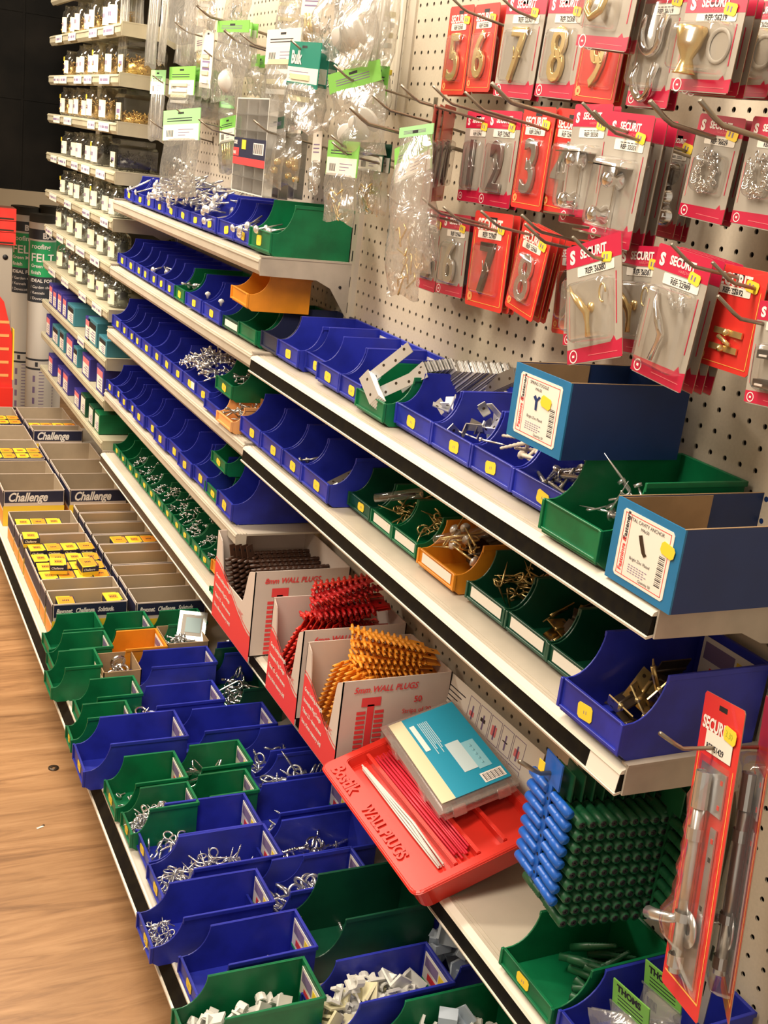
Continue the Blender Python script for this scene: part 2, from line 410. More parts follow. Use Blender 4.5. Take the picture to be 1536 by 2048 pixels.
# ------------------------------------------------------------------ small hardware shapes
def Trand(rr, x, y, z, flat=.35, roll=True):
    return Matrix.Translation((x, y, z)) @ Euler((rr.gauss(0, flat), rr.gauss(0, flat), rr.uniform(0, 2 * PI))).to_matrix().to_4x4()
def add_screw(b, T, L=.02, r=.0016, m=STEEL, n=5, head=2.1):
    b.tube([(-L / 2, 0, 0), (L * .38, 0, 0), (L / 2, 0, 0)], [r, r, r * .2], m, n, T=T)
    b.tube([(-L / 2 - r, 0, 0), (-L / 2, 0, 0), (-L / 2 + r * 1.5, 0, 0)], [r * head, r * head, r], m, n + 1, T=T)
def heap(kind, lx, ly, hz, n, seed, m=STEEL, L=.02, r=.0016):
    def mk():
        rr = random.Random(seed); b = MB()
        for k in range(n):
            u, v = rr.uniform(-1, 1), rr.uniform(-1, 1)
            z = hz * (1 - .5 * (u * u + v * v)) * rr.uniform(.35, 1) + r
            x, y = (u * .5 + .5) * (lx - L * .7) + L * .35, (v * .5 + .5) * (ly - L * .7) + L * .35
            T = Trand(rr, x, y, z)
            if kind == 'screw': add_screw(b, T, L * rr.uniform(.8, 1.2), r, m)
            else: b.tube([(math.cos(t) * L * .35, math.sin(t) * L * .35, 0) for t in [i * PI / 4 for i in range(8)]], r, m, 5, closed=True, T=T)
        return b.mesh('screw_heap')
    return cached(('heap', kind, round(lx, 3), round(ly, 3), hz, n, seed, m.name, L), mk)
def bolt_me(L=.055, r=.0024, m=STEEL, rnd=True):
    def mk():
        b = MB(); b.tube([(-L / 2, 0, 0), (L / 2, 0, 0)], r, m, 8)
        if rnd:
            b.lathe([(0, .0058), (.0040, .0052), (.0072, .0030), (.0082, 0), (.0, 0)], ALU, 12, T=Matrix.Translation((-L / 2, 0, 0)) @ Matrix.Rotation(-PI / 2, 4, 'Y'))
        else: b.tube([(-L / 2 - .004, 0, 0), (-L / 2, 0, 0)], .0055, m, 6)
        return b.mesh('bolt')
    return cached(('bolt', L, r, m.name, rnd), mk)
def eyehook_me(R=.010, L=.035, r=.0019, m=STEEL, open_=.0):
    def mk():
        b = MB(); a0 = open_
        pts = [(R - R * math.cos(t), R * math.sin(t), 0) for t in [a0 + i * (2 * PI - a0) / 16 for i in range(17)]][::-1]
        pts = [(-p[0], p[1], 0) for p in pts]
        b.tube(pts[::-1] if False else pts, r, m, 7)
        b.tube([(0, 0, 0), (L * .5, 0, 0), (L, 0, 0)], [r, r, r * .3], m, 7)
        for k in range(6): b.tube([(L * (.45 + .08 * k), 0, 0), (L * (.47 + .08 * k), 0, 0)], [r * 1.25, r * .9], m, 6)
        return b.mesh('screw_hook')
    return cached(('eye', R, L, r, m.name, open_), mk)
def jhook_me(L=.05, R=.009, r=.0018, m=STEEL):
    def mk():
        b = MB(); pts = [(L, 0, 0), (L * .4, 0, 0), (0, 0, 0)] + [(-R * math.sin(t), R - R * math.cos(t), 0) for t in [PI * .25 * i for i in range(1, 6)]]
        b.tube(pts, [r * .3] + [r] * (len(pts) - 1), m, 7); return b.mesh('cup_hook')
    return cached(('jh', L, R, r, m.name), mk)
def carabiner_me():
    def mk():
        b = MB(); pts = [(-.028, .004, 0), (-.026, .009, 0), (-.018, .010, 0), (.02, .006, 0), (.027, .004, 0), (.028, 0, 0), (.026, -.004, 0), (.018, -.006, 0), (-.018, -.009, 0), (-.026, -.008, 0), (-.028, -.003, 0)]
        b.tube(pts, .0018, CHROME, 7, closed=True); return b.mesh('spring_hook')
    return cached('carab', mk)
def clip_me(v, m):
    def mk():
        b = MB(); w, l = .013, (.028, .034, .024)[v % 3]
        if v % 3 == 0: b.box(-l / 2, l / 2, -w / 2, w / 2, 0, .0035, m); b.box(-l / 2, -l / 2 + .004, -w / 2, w / 2, .0035, .015, m); b.box(l / 2 - .010, l / 2 - .006, -w / 2, w / 2, .0035, .012, m)
        elif v % 3 == 1: b.prism([(-l / 2, 0), (l / 2, 0), (l / 2, .003), (-l / 2 + .004, .003), (-l / 2 + .004, .022), (-l / 2, .022)], -w, w, 1, m); b.prism([(0, .003), (.012, .003), (0, .012)], -.001, .001, 1, m)
        else:
            pts = [(.008 * math.cos(t), .008 * math.sin(t) + .009) for t in [PI * (-.25 + i * .19) for i in range(8)]]; inn = [(p[0] * .72, (p[1] - .009) * .72 + .009) for p in pts][::-1]
            b.prism(pts + inn, -w / 2, w / 2, 1, m); b.box(-l / 2, l / 2, -w / 2, w / 2, -.002, .001, m)
        return b.mesh('plastic_clip')
    return cached(('clip', v % 3, m.name), mk)
def plate_me(L=.07, w=.017, m=ALU, holes=4, bend=0, t=.0016):
    def mk():
        b = MB(); b.box(0, L, -w / 2, w / 2, 0, t, m)
        if bend: b.box(0, t, -w / 2, w / 2, 0, bend, m); 
        for k in range(holes):
            x = L * (k + .5) / holes
            for z in (-.0001, t + .0001): b.disc((x, (.003 if k % 2 else -.003), z), .0024, DMET, 10)
        if bend: b.disc((0, 0, 0), .0024, DMET, 10, T=Matrix.Translation((-.0002, 0, bend * .6)) @ Matrix.Rotation(PI / 2, 4, 'Y'))
        return b.mesh('bracket_plate')
    return cached(('plate', L, w, m.name, holes, bend), mk)
def hinge_me(m=BRASS, L=.038, w=.020):
    def mk():
        b = MB(); b.tube([(-L / 2, 0, 0), (L / 2, 0, 0)], .0028, m, 10)
        b.box(-L / 2, L / 2, .001, w, -.0008, .0008, m); b.box(-L / 2, L / 2, -w, -.001, -.0008, .0008, m)
        for x in (-L * .3, L * .3):
            for y in (w * .6, -w * .6):
                for z in (-.001, .001): b.disc((x, y, z), .0024, DMET, 8)
        return b.mesh('hinge')
    return cached(('hinge', m.name, L, w), mk)
def anchor_me(m=BGPL, L=.040, r=.0038):
    def mk():
        prof = []
        for k in range(7): x = L * k / 7; prof += [(x, r * (1 - .06 * k)), (x + L / 14, r * (.72 - .05 * k))]
        b = MB(); b.tube([(-.002, 0, 0), (0, 0, 0)], r * 1.6, m, 8); b.tube([(p[0], 0, 0) for p in prof], [p[1] for p in prof], m, 8)
        return b.mesh('plasterboard_anchor')
    return cached(('anch', m.name, L, r), mk)
def bigplug_me():
    def mk():
        b = MB(); L = .062; r = .0052
        xs, rs = [], []
        for k in range(9): x = .026 + k * .004; xs += [x, x + .003]; rs += [r * (1 - .05 * k), r * (.82 - .05 * k)]
        b.tube([(0, 0, 0), (.024, 0, 0)] + [(x, 0, 0) for x in xs], [r, r] + rs, GRPL, 9)
        b.tube([(-.0004, 0, 0), (0.001, 0, 0)], r * .55, BLK, 8)
        return b.mesh('wall_plug')
    return cached('bigplug', mk)

def pile(name, mes, n, x0, x1, y0, y1, z0, hz, label, cat, group, seed=1, flat=.35, heading=None, hs=.6):
    rr = random.Random(seed)
    for k in range(n):
        u, v = rr.uniform(-1, 1), rr.uniform(-1, 1)
        x = (x0 + x1) / 2 + u * (x1 - x0) / 2; y = (y0 + y1) / 2 + v * (y1 - y0) / 2
        z = z0 + hz * (1 - .55 * (u * u + v * v)) * ((k + .5) / n)
        rz = rr.uniform(0, 2 * PI) if heading is None else heading + rr.gauss(0, hs)
        M = Matrix.Translation((x, y, z)) @ Matrix.Rotation(rz, 4, 'Z') @ Euler((rr.uniform(-1.2, 1.2) * flat * 2, rr.gauss(0, flat), 0)).to_matrix().to_4x4()
        O(name, mes[k % len(mes)], M=M, label=label, cat=cat, group=group)

# ------------------------------------------------------------------ open-front storage bin
def bin_me(w, l, h, m, fh=.46, sc=.27):
    def mk():
        t = .0022; s = l * sc; f = h * fh; b = MB(); c = h * .10
        prof = [(c * 1.3, 0), (0.0, c), (0.0, f)]
        for k in range(1, 9):
            a = k / 8 * PI * .46; prof.append((.004 + (s - .004) * math.sin(a) / math.sin(PI * .46), f + (h - f) * (1 - math.cos(a)) / (1 - math.cos(PI * .46))))
        prof += [(l, h), (l, 0)]
        for y in (0, w - t): b.prism([(p[0], p[1]) for p in prof], y, y + t, 1, m)
        b.box(0, t, t, w - t, c * .6, f, m); b.box(l - t, l, t, w - t, 0, h, m); b.box(c, l - t, t, w - t, .002, .004, m)
        # rims
        for y in (-.0018, w - .0006): b.box(s, l + .001, y, y + .0024, h - .006, h + .0004, m)
        b.box(l - .001, l + .0022, -.0018, w + .0018, h - .006, h + .0004, m)
        b.box(s - .001, s + .001, -.0018, w + .0018 - w, h - .010, h, m)
        # front frame: side flanges and label ledge
        b.box(-.0035, .001, -.0015, .003, c, f + .0006, m); b.box(-.0035, .001, w - .003, w + .0015, c, f + .0006, m)
        b.box(-.0028, .001, .003, w - .003, c, c + .0035, m); b.box(-.0015, .0025, .003, w - .003, f - .002, f + .0004, m)
        return soften(b.mesh('storage_bin'), .0005)
    return cached(('bin', round(w, 3), round(l, 3), round(h, 3), m.name, fh, sc), mk)
def sticker_me(w=.018, h=.015, two=False):
    def mk():
        b = MB(); c = .003
        b.prism([(-w / 2 + c, -h / 2), (w / 2 - c, -h / 2), (w / 2, -h / 2 + c), (w / 2, h / 2 - c), (w / 2 - c, h / 2), (-w / 2 + c, h / 2), (-w / 2, h / 2 - c), (-w / 2, -h / 2 + c)], -.0006, 0, 0, YSTICK)
        b.box(-.0008, -.0006, -.003, -.0022, -.002, .002, PURPLE); b.box(-.0008, -.0006, .001, .0018, -.002, .0015, PURPLE)
        return b.mesh('price_sticker')
    return cached(('stk', w, h), mk)
def strip_label_me(w, h=.012):
    def mk():
        b = MB(); b.box(-.0006, 0, 0, w, 0, h, WSTICK)
        return b.mesh('label_card')
    return cached(('slab', round(w, 3), h), mk)
def back_label_me(w, h):
    """paper card standing inside the back wall, facing the front"""
    def mk():
        b = MB(); b.box(-.0008, 0, 0, w, 0, h, WSTICK); b.box(-.0012, -.0008, w * .06, w * .36, h * .3, h * .85, YSTICK)
        b.box(-.0011, -.0008, w * .4, w * .95, h * .55, h * .9, PURPLE); b.box(-.0011, -.0008, w * .4, w * .8, h * .2, h * .42, REDP)
        b.box(-.0011, -.0008, 0, w, 0, h * .09, FELTG)
        return b.mesh('back_label_card')
    return cached(('bl', round(w, 3), round(h, 3)), mk)
def make_bin(yn, z, w=.098, l=.165, h=.080, m=BLUE, x=-.182, label='', group=None, sticker='y', so=None, rz=0.0, backlab=False, cat='bin', fh=.46, sc=.27, tilt=0):
    rr = random.Random(int(yn * 1000) + int(z * 3000))
    if z > .3: l = min(l, -x - .006)
    M = Matrix.Translation((x, yn, z)) @ Matrix.Rotation(rz + rr.uniform(-.012, .012), 4, 'Z') @ Matrix.Rotation(tilt, 4, 'Y')
    o = O('storage_bin', bin_me(w, l, h, m, fh, sc), M=M, label=label, cat=cat, group=group)
    if sticker and 'y' in sticker:
        O('price_sticker', sticker_me(min(.026, w * .27), h * .19), o, loc=(-.0002, w * (so if so is not None else rr.uniform(.42, .6)), h * .26), rot=(rr.uniform(-.15, .15), 0, 0), label='yellow price sticker')
    if sticker and 'w' in sticker:
        O('label_card', strip_label_me(w * .8 if 'W' in sticker or sticker == 'w' else w * .22, h * .2), o, loc=(-.0004, w * .1 if sticker == 'w' else w * .12, h * .17), label='white label card')
    if backlab:
        O('back_label_card', back_label_me(w * .8, h * .62), o, loc=(l - .0028, w * .1, h * .28), label='printed label card with yellow sticker')
    return o

# ------------------------------------------------------------------ rows of bins
GA = 'blue open-front bins on the highest bin shelf'
ra = [3.205, 3.09, 2.985, 2.880, 2.77, 2.66, 2.553, 2.448, 2.325, 2.215]
AW = ['with two long bolts leaning in it', 'with one long bolt leaning across', 'heaped with round-head bolts', 'overflowing with bolts', 'under the bolt heap middle',
      'under the thickest bolts', 'with bolt shanks over it', 'right end of the bolts', 'holding only a few screws', 'touching the big green bin']
for i, y in enumerate(ra):
    make_bin(y, ZA + DK, x=-.168, w=.101, m=BLUE, label='blue bin on the highest bin shelf, ' + ('leftmost, ' if i == 0 else ORD[i] + ' from left, ') + AW[i], group=GA, h=.072 if i < 7 else .085)
make_bin(2.082, ZA + DK, w=.118, l=.162, h=.102, m=GREEN, label='large green bin at the right end of the highest bin shelf, one side fully seen', sc=.26, x=-.174)
rr = random.Random(5)
for k, (y, x, z, dz, L) in enumerate([(3.27, -.13, .085, .5, .07), (3.23, -.15, .08, .5, .06), (3.14, -.14, .08, .35, .08), (3.02, -.13, .10, .7, .09), (2.78, -.12, .11, .9, .07)]):
    M = Matrix.Translation((x, y, ZA + z)) @ Matrix.Rotation(-.5, 4, 'Z') @ Matrix.Rotation(-dz, 4, 'Y')
    O('bolt', bolt_me(L), M=M, label='long bolt sticking up from blue bins of the highest shelf, ' + ['leftmost', 'next to the leftmost', 'against a divider', 'nearly upright', 'upright behind the heap'][k], cat='bolt', group='bolts on the highest bin shelf')
pile('bolt', [bolt_me(.050), bolt_me(.062), bolt_me(.044)], 120, -.165, -.045, 2.48, 3.06, ZA + .066, .075, 'round-head zinc bolt in the heap over the blue bins of the highest shelf', 'bolt', 'bolts heaped over the highest bin shelf', 3, .3, .1, .5)
pile('bolt', [bolt_me(.06, .0018)], 6, XF + .03, -.12, 2.235, 2.295, ZA + .065, .02, 'thin long bolt lying in the last blue bin beside the big green bin', 'bolt', 'thin bolts beside the big green bin', 4, .3, .3, .3)
pile('bolt', [bolt_me(.06, .0018)], 3, XF + .03, -.12, 2.11, 2.17, ZA + .078, .01, 'thin bolt lying at the front of the big green bin', 'bolt', 'thin bolts in the big green bin', 6, .2, .3, .3)

GB = 'bins on the second bin shelf'
rb = [3.215, 3.10, 3.00, 2.893, 2.800, 2.724]
rb = [3.222, 3.125, 3.04, 2.965, 2.885, 2.802, 2.718]
BW = ['leftmost on', 'next to leftmost on', 'third from left on', 'fourth from left on', 'fifth from left with thin nails on', 'sixth from left with small washers on', 'seventh from left on']
for i, y in enumerate(rb):
    make_bin(y, ZB + DK, x=-.175, w=(.096, .094, .082, .073, .078, .080, .082)[i], m=BLUE, label='blue bin, %s the shelf below the bolt bins' % BW[i], group=GB)
make_bin(2.628, ZB + DK, x=-.175, w=.085, m=GREEN, label='narrow green bin between blue bins on the shelf below the bolt bins', group=GB)
make_bin(2.490, ZB + DK, x=-.175, w=.12, m=BLUE, label='blue bin with a white cap inside, right of the narrow green bin', group=GB)
make_bin(2.350, ZB + DK, x=-.175, w=.122, m=BLUE, label='blue bin with a white knob inside, last blue one before the orange bin', group=GB)
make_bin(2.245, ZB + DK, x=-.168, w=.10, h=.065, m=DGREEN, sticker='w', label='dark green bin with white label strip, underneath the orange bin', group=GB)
make_bin(2.136, ZB + DK, x=-.168, w=.106, h=.075, m=GREEN, sticker='', label='empty green bin without stickers, right of the one under the orange bin', group=GB)

make_bin(2.115, ZB + DK + .076, w=.118, l=.125, h=.070, m=ORANGE, sticker='', label='orange bin stacked on top of the green bins', x=XF - .004, rz=-.06, sc=.33)
for k, (y, x) in enumerate([(2.96, -.15), (2.94, -.14), (2.93, -.12), (2.67, -.155), (2.66, -.14), (2.68, -.13)]):
    O('bolt', bolt_me(.045, .0025, STEEL), M=Matrix.Translation((x, y, ZB + DK + .045)) @ Euler((.2, -.2, .5 + k)).to_matrix().to_4x4(), label='zinc bolt lying in the narrow green bin' if k > 2 else 'zinc nail lying in the fifth blue bin below the bolt bins', cat='bolt', group='bolts in the bins below the bolt heap')
for y, m, lb in ((2.50, WPL, 'white round cap lying in a blue bin right of the narrow green bin'), (2.40, WPL, 'white knob lying in the last blue bin before the orange bin')):
    b = MB(); b.lathe([(0, .006), (.005, .004), (.007, 0), (.004, -.003), (.002, -.010), (0, -.010)], m, 14); O('furniture_knob', b, loc=(-.16, y, ZB + DK + .05), label=lb, cat='knob')

# third shelf (left bay)
GC = 'bins on the third bin shelf'
make_bin(3.216, ZC + DK, w=.103, h=.088, m=BLUE, label='leftmost and widest blue bin on the third bin shelf, in front of the jars', group=GC)
for y, w, t in ((3.130, .082, 'second'), (3.056, .072, 'third'), (2.980, .074, 'fourth, with thin nails,'), (2.871, .115, 'fifth'), (2.770, .10, 'sixth'), (2.675, .095, 'seventh'), (2.580, .093, 'eighth, with silver screws,')):
    make_bin(y, ZC + DK, w=w, m=BLUE, label='blue bin, %s from left on the third bin shelf' % t, group=GC)
make_bin(2.468, ZC + DK, w=.11, m=BLUE, sticker='yw', label='blue bin heaped with silver screws on the third bin shelf', group=GC)
make_bin(2.36, ZC + DK, w=.105, m=BLUE, label='blue bin just right of the screw heap on the third bin shelf', group=GC)
make_bin(2.235, ZC + DK + .045, w=.105, l=.15, m=GREEN, h=.075, label='green bin riding on the blue bins, end of the third bin shelf', x=XF + .02)
make_bin(2.255, ZC + DK, w=.10, h=.055, m=BLUE, x=XF + .002, sticker='', label='low blue bin tucked under the green bin on the third bin shelf')
make_bin(2.150, ZC + DK, w=.095, l=.09, h=.055, m=PEACH, x=XF - .004, sticker='', label='pale orange bin with keys and screws at the end of the third bin shelf')
O('screw_heap', heap('screw', .12, .20, .055, 170, 1, STEEL, .030, .0019), loc=(-.185, 2.40, ZC + DK + .048), label='loose silver screws heaped over a blue bin', kind='stuff', cat='screws')
O('screw_heap', heap('screw', .09, .10, .03, 40, 2, STEEL, .024, .0016), loc=(-.175, 2.58, ZC + DK + .035), label='loose silver screws in the eighth blue bin of the third shelf', kind='stuff', cat='screws')
O('screw_heap', heap('screw', .07, .09, .03, 34, 3, SATIN, .03, .0018), loc=(XF + .005, 2.155, ZC + DK + .02), label='metal pieces filling the pale orange bin', kind='stuff', cat='screws')
O('screw_heap', heap('screw', .09, .10, .03, 22, 4, STEEL, .035, .002), loc=(XF + .035, 2.253, ZC + DK + .065), label='bright pins in the green bin on the third bin shelf', kind='stuff', cat='screws')
# third shelf, near bay
for y, w, t in ((2.025, .120, 'first from the bay joint, with chalk marks'), (1.905, .112, 'second from the bay joint'), (1.805, .094, 'third from the bay joint, with pins,'), (1.680, .120, 'fourth from the bay joint, with latches,')):
    make_bin(y, ZC + DK, w=w, h=.086, m=BLUE, sticker='yW' if y < 1.7 else 'y', label='blue bin, %s on the middle near shelf' % t, group='blue bins on the middle near shelf')
GG = 'green bins on the middle near shelf'
for y, w, t, st in ((1.587, .088, 'darkest and furthest green bin on the middle near shelf', 'y'), (1.505, .078, 'green bin of brass hooks with white front label on the middle near shelf', 'w'), (1.418, .082, 'green bin of bent brass hooks just before the orange one', 'w')):
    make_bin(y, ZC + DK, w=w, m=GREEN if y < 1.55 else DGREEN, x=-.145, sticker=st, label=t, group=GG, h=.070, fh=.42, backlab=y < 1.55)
make_bin(1.290, ZC + DK, x=-.150, w=.110, m=ORANGE, sticker='w', label='orange bin of bagged brass fittings among the green bins', h=.072, fh=.42)
for y, w, t, st in ((1.165, .100, 'green bin of small brass hooks right of the orange bin', 'w'), (1.062, .098, 'green bin of brass hinges, second right of the orange bin', 'w'), (.960, .098, 'empty green bin squeezed beside the large blue hinge bin', 'w')):
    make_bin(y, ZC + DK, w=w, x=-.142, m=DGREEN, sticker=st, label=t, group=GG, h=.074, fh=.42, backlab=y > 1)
make_bin(.830, ZC + DK + .004, w=.112, l=.185, h=.096, m=BLUE, x=XF - .008, label='large blue bin of brass hinges at the near end of the middle shelf', backlab=True, sc=.25)

# near shelf above it
BN = 'blue bins on the upper near shelf'
make_bin(2.035, ZB + DK, w=.088, m=NAVYB, sticker='', h=.084, label='dark grey see-through bin at the bay joint of the upper near shelf', x=-.160)
for y, w, t, x in ((1.925, .108, 'first blue bin from the bay joint', 0), (1.832, .090, 'second blue bin from the bay joint, pushed back', .014), (1.732, .098, 'third blue bin from the bay joint, with a square washer', 0), (1.642, .086, 'fourth blue bin, against the green bin of steel plates', 0)):
    make_bin(y, ZB + DK, w=w, h=.084, m=BLUE, sticker='yW' if y != 1.642 else 'y', label=t + ' on the upper near shelf', group=BN, x=-.160 + x, backlab=y < 1.9)
make_bin(1.532, ZB + DK, w=.106, h=.078, m=GREEN, sticker='', label='green bin stuffed with flat steel plates and corner braces', x=-.170)
for y, w, t in ((1.410, .118, 'blue bin with few angle brackets beside the plates'), (1.293, .113, 'blue bin full of small angle brackets'), (1.185, .104, 'blue bin with beige plugs and one screw'), (1.058, .122, 'blue bin with metal spiral fixings, beside the large green bin')):
    make_bin(y, ZB + DK, w=w, x=-.152, h=.086, m=BLUE, label=t + ' on the upper near shelf', group=BN, backlab=y > 1.2)
make_bin(.930, ZB + DK, w=.112, l=.185, h=.098, m=GREEN, sticker='', label='large green bin of spring toggles between blue bin and blue carton', x=XF - .002, sc=.25)
# contents, upper near shelf
zb = ZB + DK
rr = random.Random(11)
for k in range(5):
    M = frame((-.178 + k * .0016, 1.605 - k * .003, zb + .066 - k * .0014), (.10, -.72, -.62), (-.25, .55, -.70))
    O('steel_plate', plate_me(.050, .024, ALU, 2), M=M, label='bright flat steel plate leaning out at the front of the green bin', cat='plate', group='plates leaning out of the green bin')
for k in range(2):
    M = frame((-.168 + .010 * k, 1.60 - .020 * k, zb + .060 - .018 * k), (.42, -.45, .62 - .22 * k), (-.15, .45, .62))
    O('steel_plate', plate_me(.085, .018, ALU, 4), M=M, label=['bright', 'lower'][k] + ' long steel strap lying across the green bin of plates', cat='plate')
for k in range(11):
    M = frame((-.125 + k * .0042, 1.575 - .0012 * k, zb + .052 + .001 * k), (.32, -.62, .72), (-.1, .75, .65))
    O('steel_plate', plate_me(.058, .020, SATIN if k % 2 else ALU, 4), M=M, label='flat drilled steel plate in the front part of the slanted row', cat='plate', group='front row of steel plates in the green bin')
for k in range(18):
    M = frame((-.082 + k * .0036, 1.560 - .0035 * k + (.004 if k % 5 == 0 else 0), zb + .060 + .0006 * k), (.30, -.66, .68), (-.1, .72, .68))
    O('steel_plate', plate_me(.060, .021, SATIN if k % 2 else ALU, 4), M=M, label='flat drilled steel plate in the middle part of the slanted row', cat='plate', group='middle row of steel plates in the green bin')
for k in range(6):
    M = frame((-.024 + k * .0026, 1.490 - .002 * k, zb + .075), (.25, -.80, .50), (-.1, .55, .80))
    O('steel_plate', plate_me(.062, .022, SATIN, 3), M=M, label='bluish steel plate at the wall end of the plate row', cat='plate', group='last steel plates of the plate row')
O('square_washer', plate_me(.022, .022, SATIN, 1), M=Matrix.Translation((-.105, 1.765, zb + .02)) @ Matrix.Rotation(-1.0, 4, 'Y'), label='square washer standing in the third blue bin of the upper near shelf', cat='washer')
pile('angle_bracket', [plate_me(.026, .013, ALU, 2, .026)], 3, -.13, -.09, 1.44, 1.49, zb + .035, .02, 'small steel angle bracket in the sparsely filled blue bin', 'bracket', 'few angle brackets in a blue bin', 2, .5)
pile('angle_bracket', [plate_me(.028, .013, ALU, 2, .028), plate_me(.024, .012, SATIN, 2, .024)], 24, -.128, -.04, 1.32, 1.385, zb + .028, .042, 'small steel angle bracket in the full blue bin', 'bracket', 'angle brackets filling a blue bin', 3, .7)
pile('plasterboard_anchor', [anchor_me()], 16, -.125, -.05, 1.205, 1.265, zb + .028, .05, 'beige ribbed wall plug in the blue bin under the upper blue carton', 'wall plug', 'beige plugs in a blue bin', 4, .4)
b = MB(); add_screw(b, Matrix.Identity(4), .035, .0016); O('long_screw', b, M=Matrix.Translation((-.138, 1.265, zb + .050)) @ Matrix.Rotation(-.9, 4, 'Z'), label='single screw with shiny head beside the beige plugs', cat='screw')
pile('metal_fixing', [anchor_me(STEEL, .032, .0044), anchor_me(SATIN, .036, .004)], 26, -.128, -.04, 1.085, 1.155, zb + .028, .045, 'spiral metal fixing in the blue bin beside the large green one', 'fixing', 'spiral metal fixings in a blue bin', 5, .5)
pile('spring_toggle', [bolt_me(.060, .0014, STEEL, False), jhook_me(.05, .005, .0016), jhook_me(.055, .004, .0014), anchor_me(SATIN, .03, .004)], 18, XF + .035, -.07, .955, 1.015, zb + .035, .04, 'silver spring toggle bolt in the large green bin', 'toggle bolt', 'toggle bolts in the large green bin', 6, .7)
# contents, middle near shelf
zc = ZC + DK
for k, (x, y) in enumerate(((-.145, 1.85), (-.13, 1.86), (-.125, 1.84))):
    O('hinge_pin', bolt_me(.04, .0018, SATIN, False), M=Matrix.Translation((x, y, zc + .035)) @ Euler((.1, -.2, -.4 + k * .5)).to_matrix().to_4x4(), label='thin metal pin lying in the third blue bin of the middle near shelf', cat='pin', group='pins in a blue bin')
for k in range(3):
    O('door_latch', hinge_me(SATIN, .06, .014), M=Matrix.Translation((-.13 + k * .015, 1.735 - k * .01, zc + .030 + k * .006)) @ Euler((.3, -.3, .3)).to_matrix().to_4x4(), label='grey metal latch in the fourth blue bin of the middle near shelf', cat='latch', group='latches in a blue bin')
for (y0, y1, n, lab, sd) in ((1.52, 1.57, 26, 'small brass hook in the furthest green hook bin', 1), (1.435, 1.485, 20, 'bent brass hook sticking out of the green bin before the orange one', 2), (1.182, 1.25, 26, 'small brass hook in the green bin right of the orange bin', 3)):
    pile('cup_hook', [jhook_me(.035, .006, .0013, BRASS), jhook_me(.03, .005, .0014, DBRASS)], int(n * 1.7), -.118, -.035, y0, y1, zc + .026, .036, lab, 'hook', lab.replace('small', 'small ones:') if 0 else 'hooks: ' + lab[:40], 20 + sd, .5)
pile('cup_hook', [jhook_me(.05, .008, .0018, BRASS), bolt_me(.04, .0018, BRASS)], 14, -.125, -.07, 1.31, 1.38, zc + .040, .03, 'brass fitting at the front of the orange bin', 'hook', 'brass fittings in the orange bin', 30, .5)
for (y0, y1, n, m, lab, sd, L) in ((1.080, 1.14, 16, DBRASS, 'dark brass hinge in the second green bin right of the orange bin', 4, .034), (.850, .925, 16, BRASS, 'polished brass hinge in the large blue bin', 5, .042), (1.31, 1.38, 12, DMET, 'brown packed fitting in the orange bin', 6, .05)):
    pile('brass_hinge', [hinge_me(m, L, .017), hinge_me(DMET, L, .016)], n, (XF + .035) if y0 < .9 else (-.115 if L < .04 else -.09), -.03, y0, y1, zc + .022, .050 if L > .04 else .035, lab, 'hinge', 'hinges: ' + lab[:44], 40 + sd, .5, .3, .5)
for k, (x, y, rz, tl) in enumerate(((-.110, 1.36, -.5, .5), (-.07, 1.37, -.4, .9), (-.12, 1.55, -.7, .5))):
    b = MB(); b.tube([(-.04, 0, 0), (-.038, 0, 0), (.04, 0, 0), (.042, 0, 0)], [.002, .007, .009, .001], BLIS, 8); b.tube([(-.03, 0, 0), (.03, 0, 0)], .0022, BRASS if k < 2 else DMET, 6)
    O('clear_sleeve', b, M=Matrix.Translation((x, y, zc + .062)) @ Matrix.Rotation(rz, 4, 'Z') @ Matrix.Rotation(-tl * .6, 4, 'Y'), label=['clear plastic sleeve lying across the orange bin', 'clear plastic sleeve standing at the back of the orange bin', 'clear plastic sleeve in the green bin of brass hooks'][k], cat='sleeve')
b = MB(); b.box(-.001, 0, -.04, .04, 0, .07, WSTICK); b.box(-.0014, -.001, -.04, .01, 0, .028, REDP); b.box(-.0015, -.001, -.025, .035, .035, .06, DMET)
c = O('display_card', b, loc=(-.012, 1.235, zc + .030), label='white and red packet behind the green bins on the middle near shelf', cat='packet')
O('lettering', text_me('BIG', .018, WHITEP, bold=.03), c, M=frame((-.0018, .034, .006), (0, -1, 0), (0, 0, 1)))

# fourth shelf
GD = 'blue bins on the fourth bin shelf'
for i, (y, w) in enumerate(((3.234, .084), (3.152, .080), (3.070, .080), (2.985, .083), (2.87, .110), (2.765, .10), (2.655, .105), (2.54, .11), (2.43, .105), (2.325, .10))):
    make_bin(y, ZD + DK, w=w, h=.088 if i > 3 else .080, m=BLUE, label='%s blue bin from the left on the fourth bin shelf' % ORD[i], group=GD, x=-.190 + (.006 if i % 2 else 0))
make_bin(2.235, ZD + DK + .070, w=.10, l=.13, h=.065, m=GREEN, label='upper of the two stacked green bins on the fourth bin shelf', x=XF + .02)
make_bin(2.240, ZD + DK, w=.095, l=.13, h=.068, m=GREEN, label='lower of the two stacked green bins on the fourth bin shelf', x=XF + .010)
make_bin(2.128, ZD + DK, w=.100, l=.178, h=.096, m=BLUE, label='large empty blue bin at the near end of the fourth bin shelf', x=XF + .004, sc=.30)

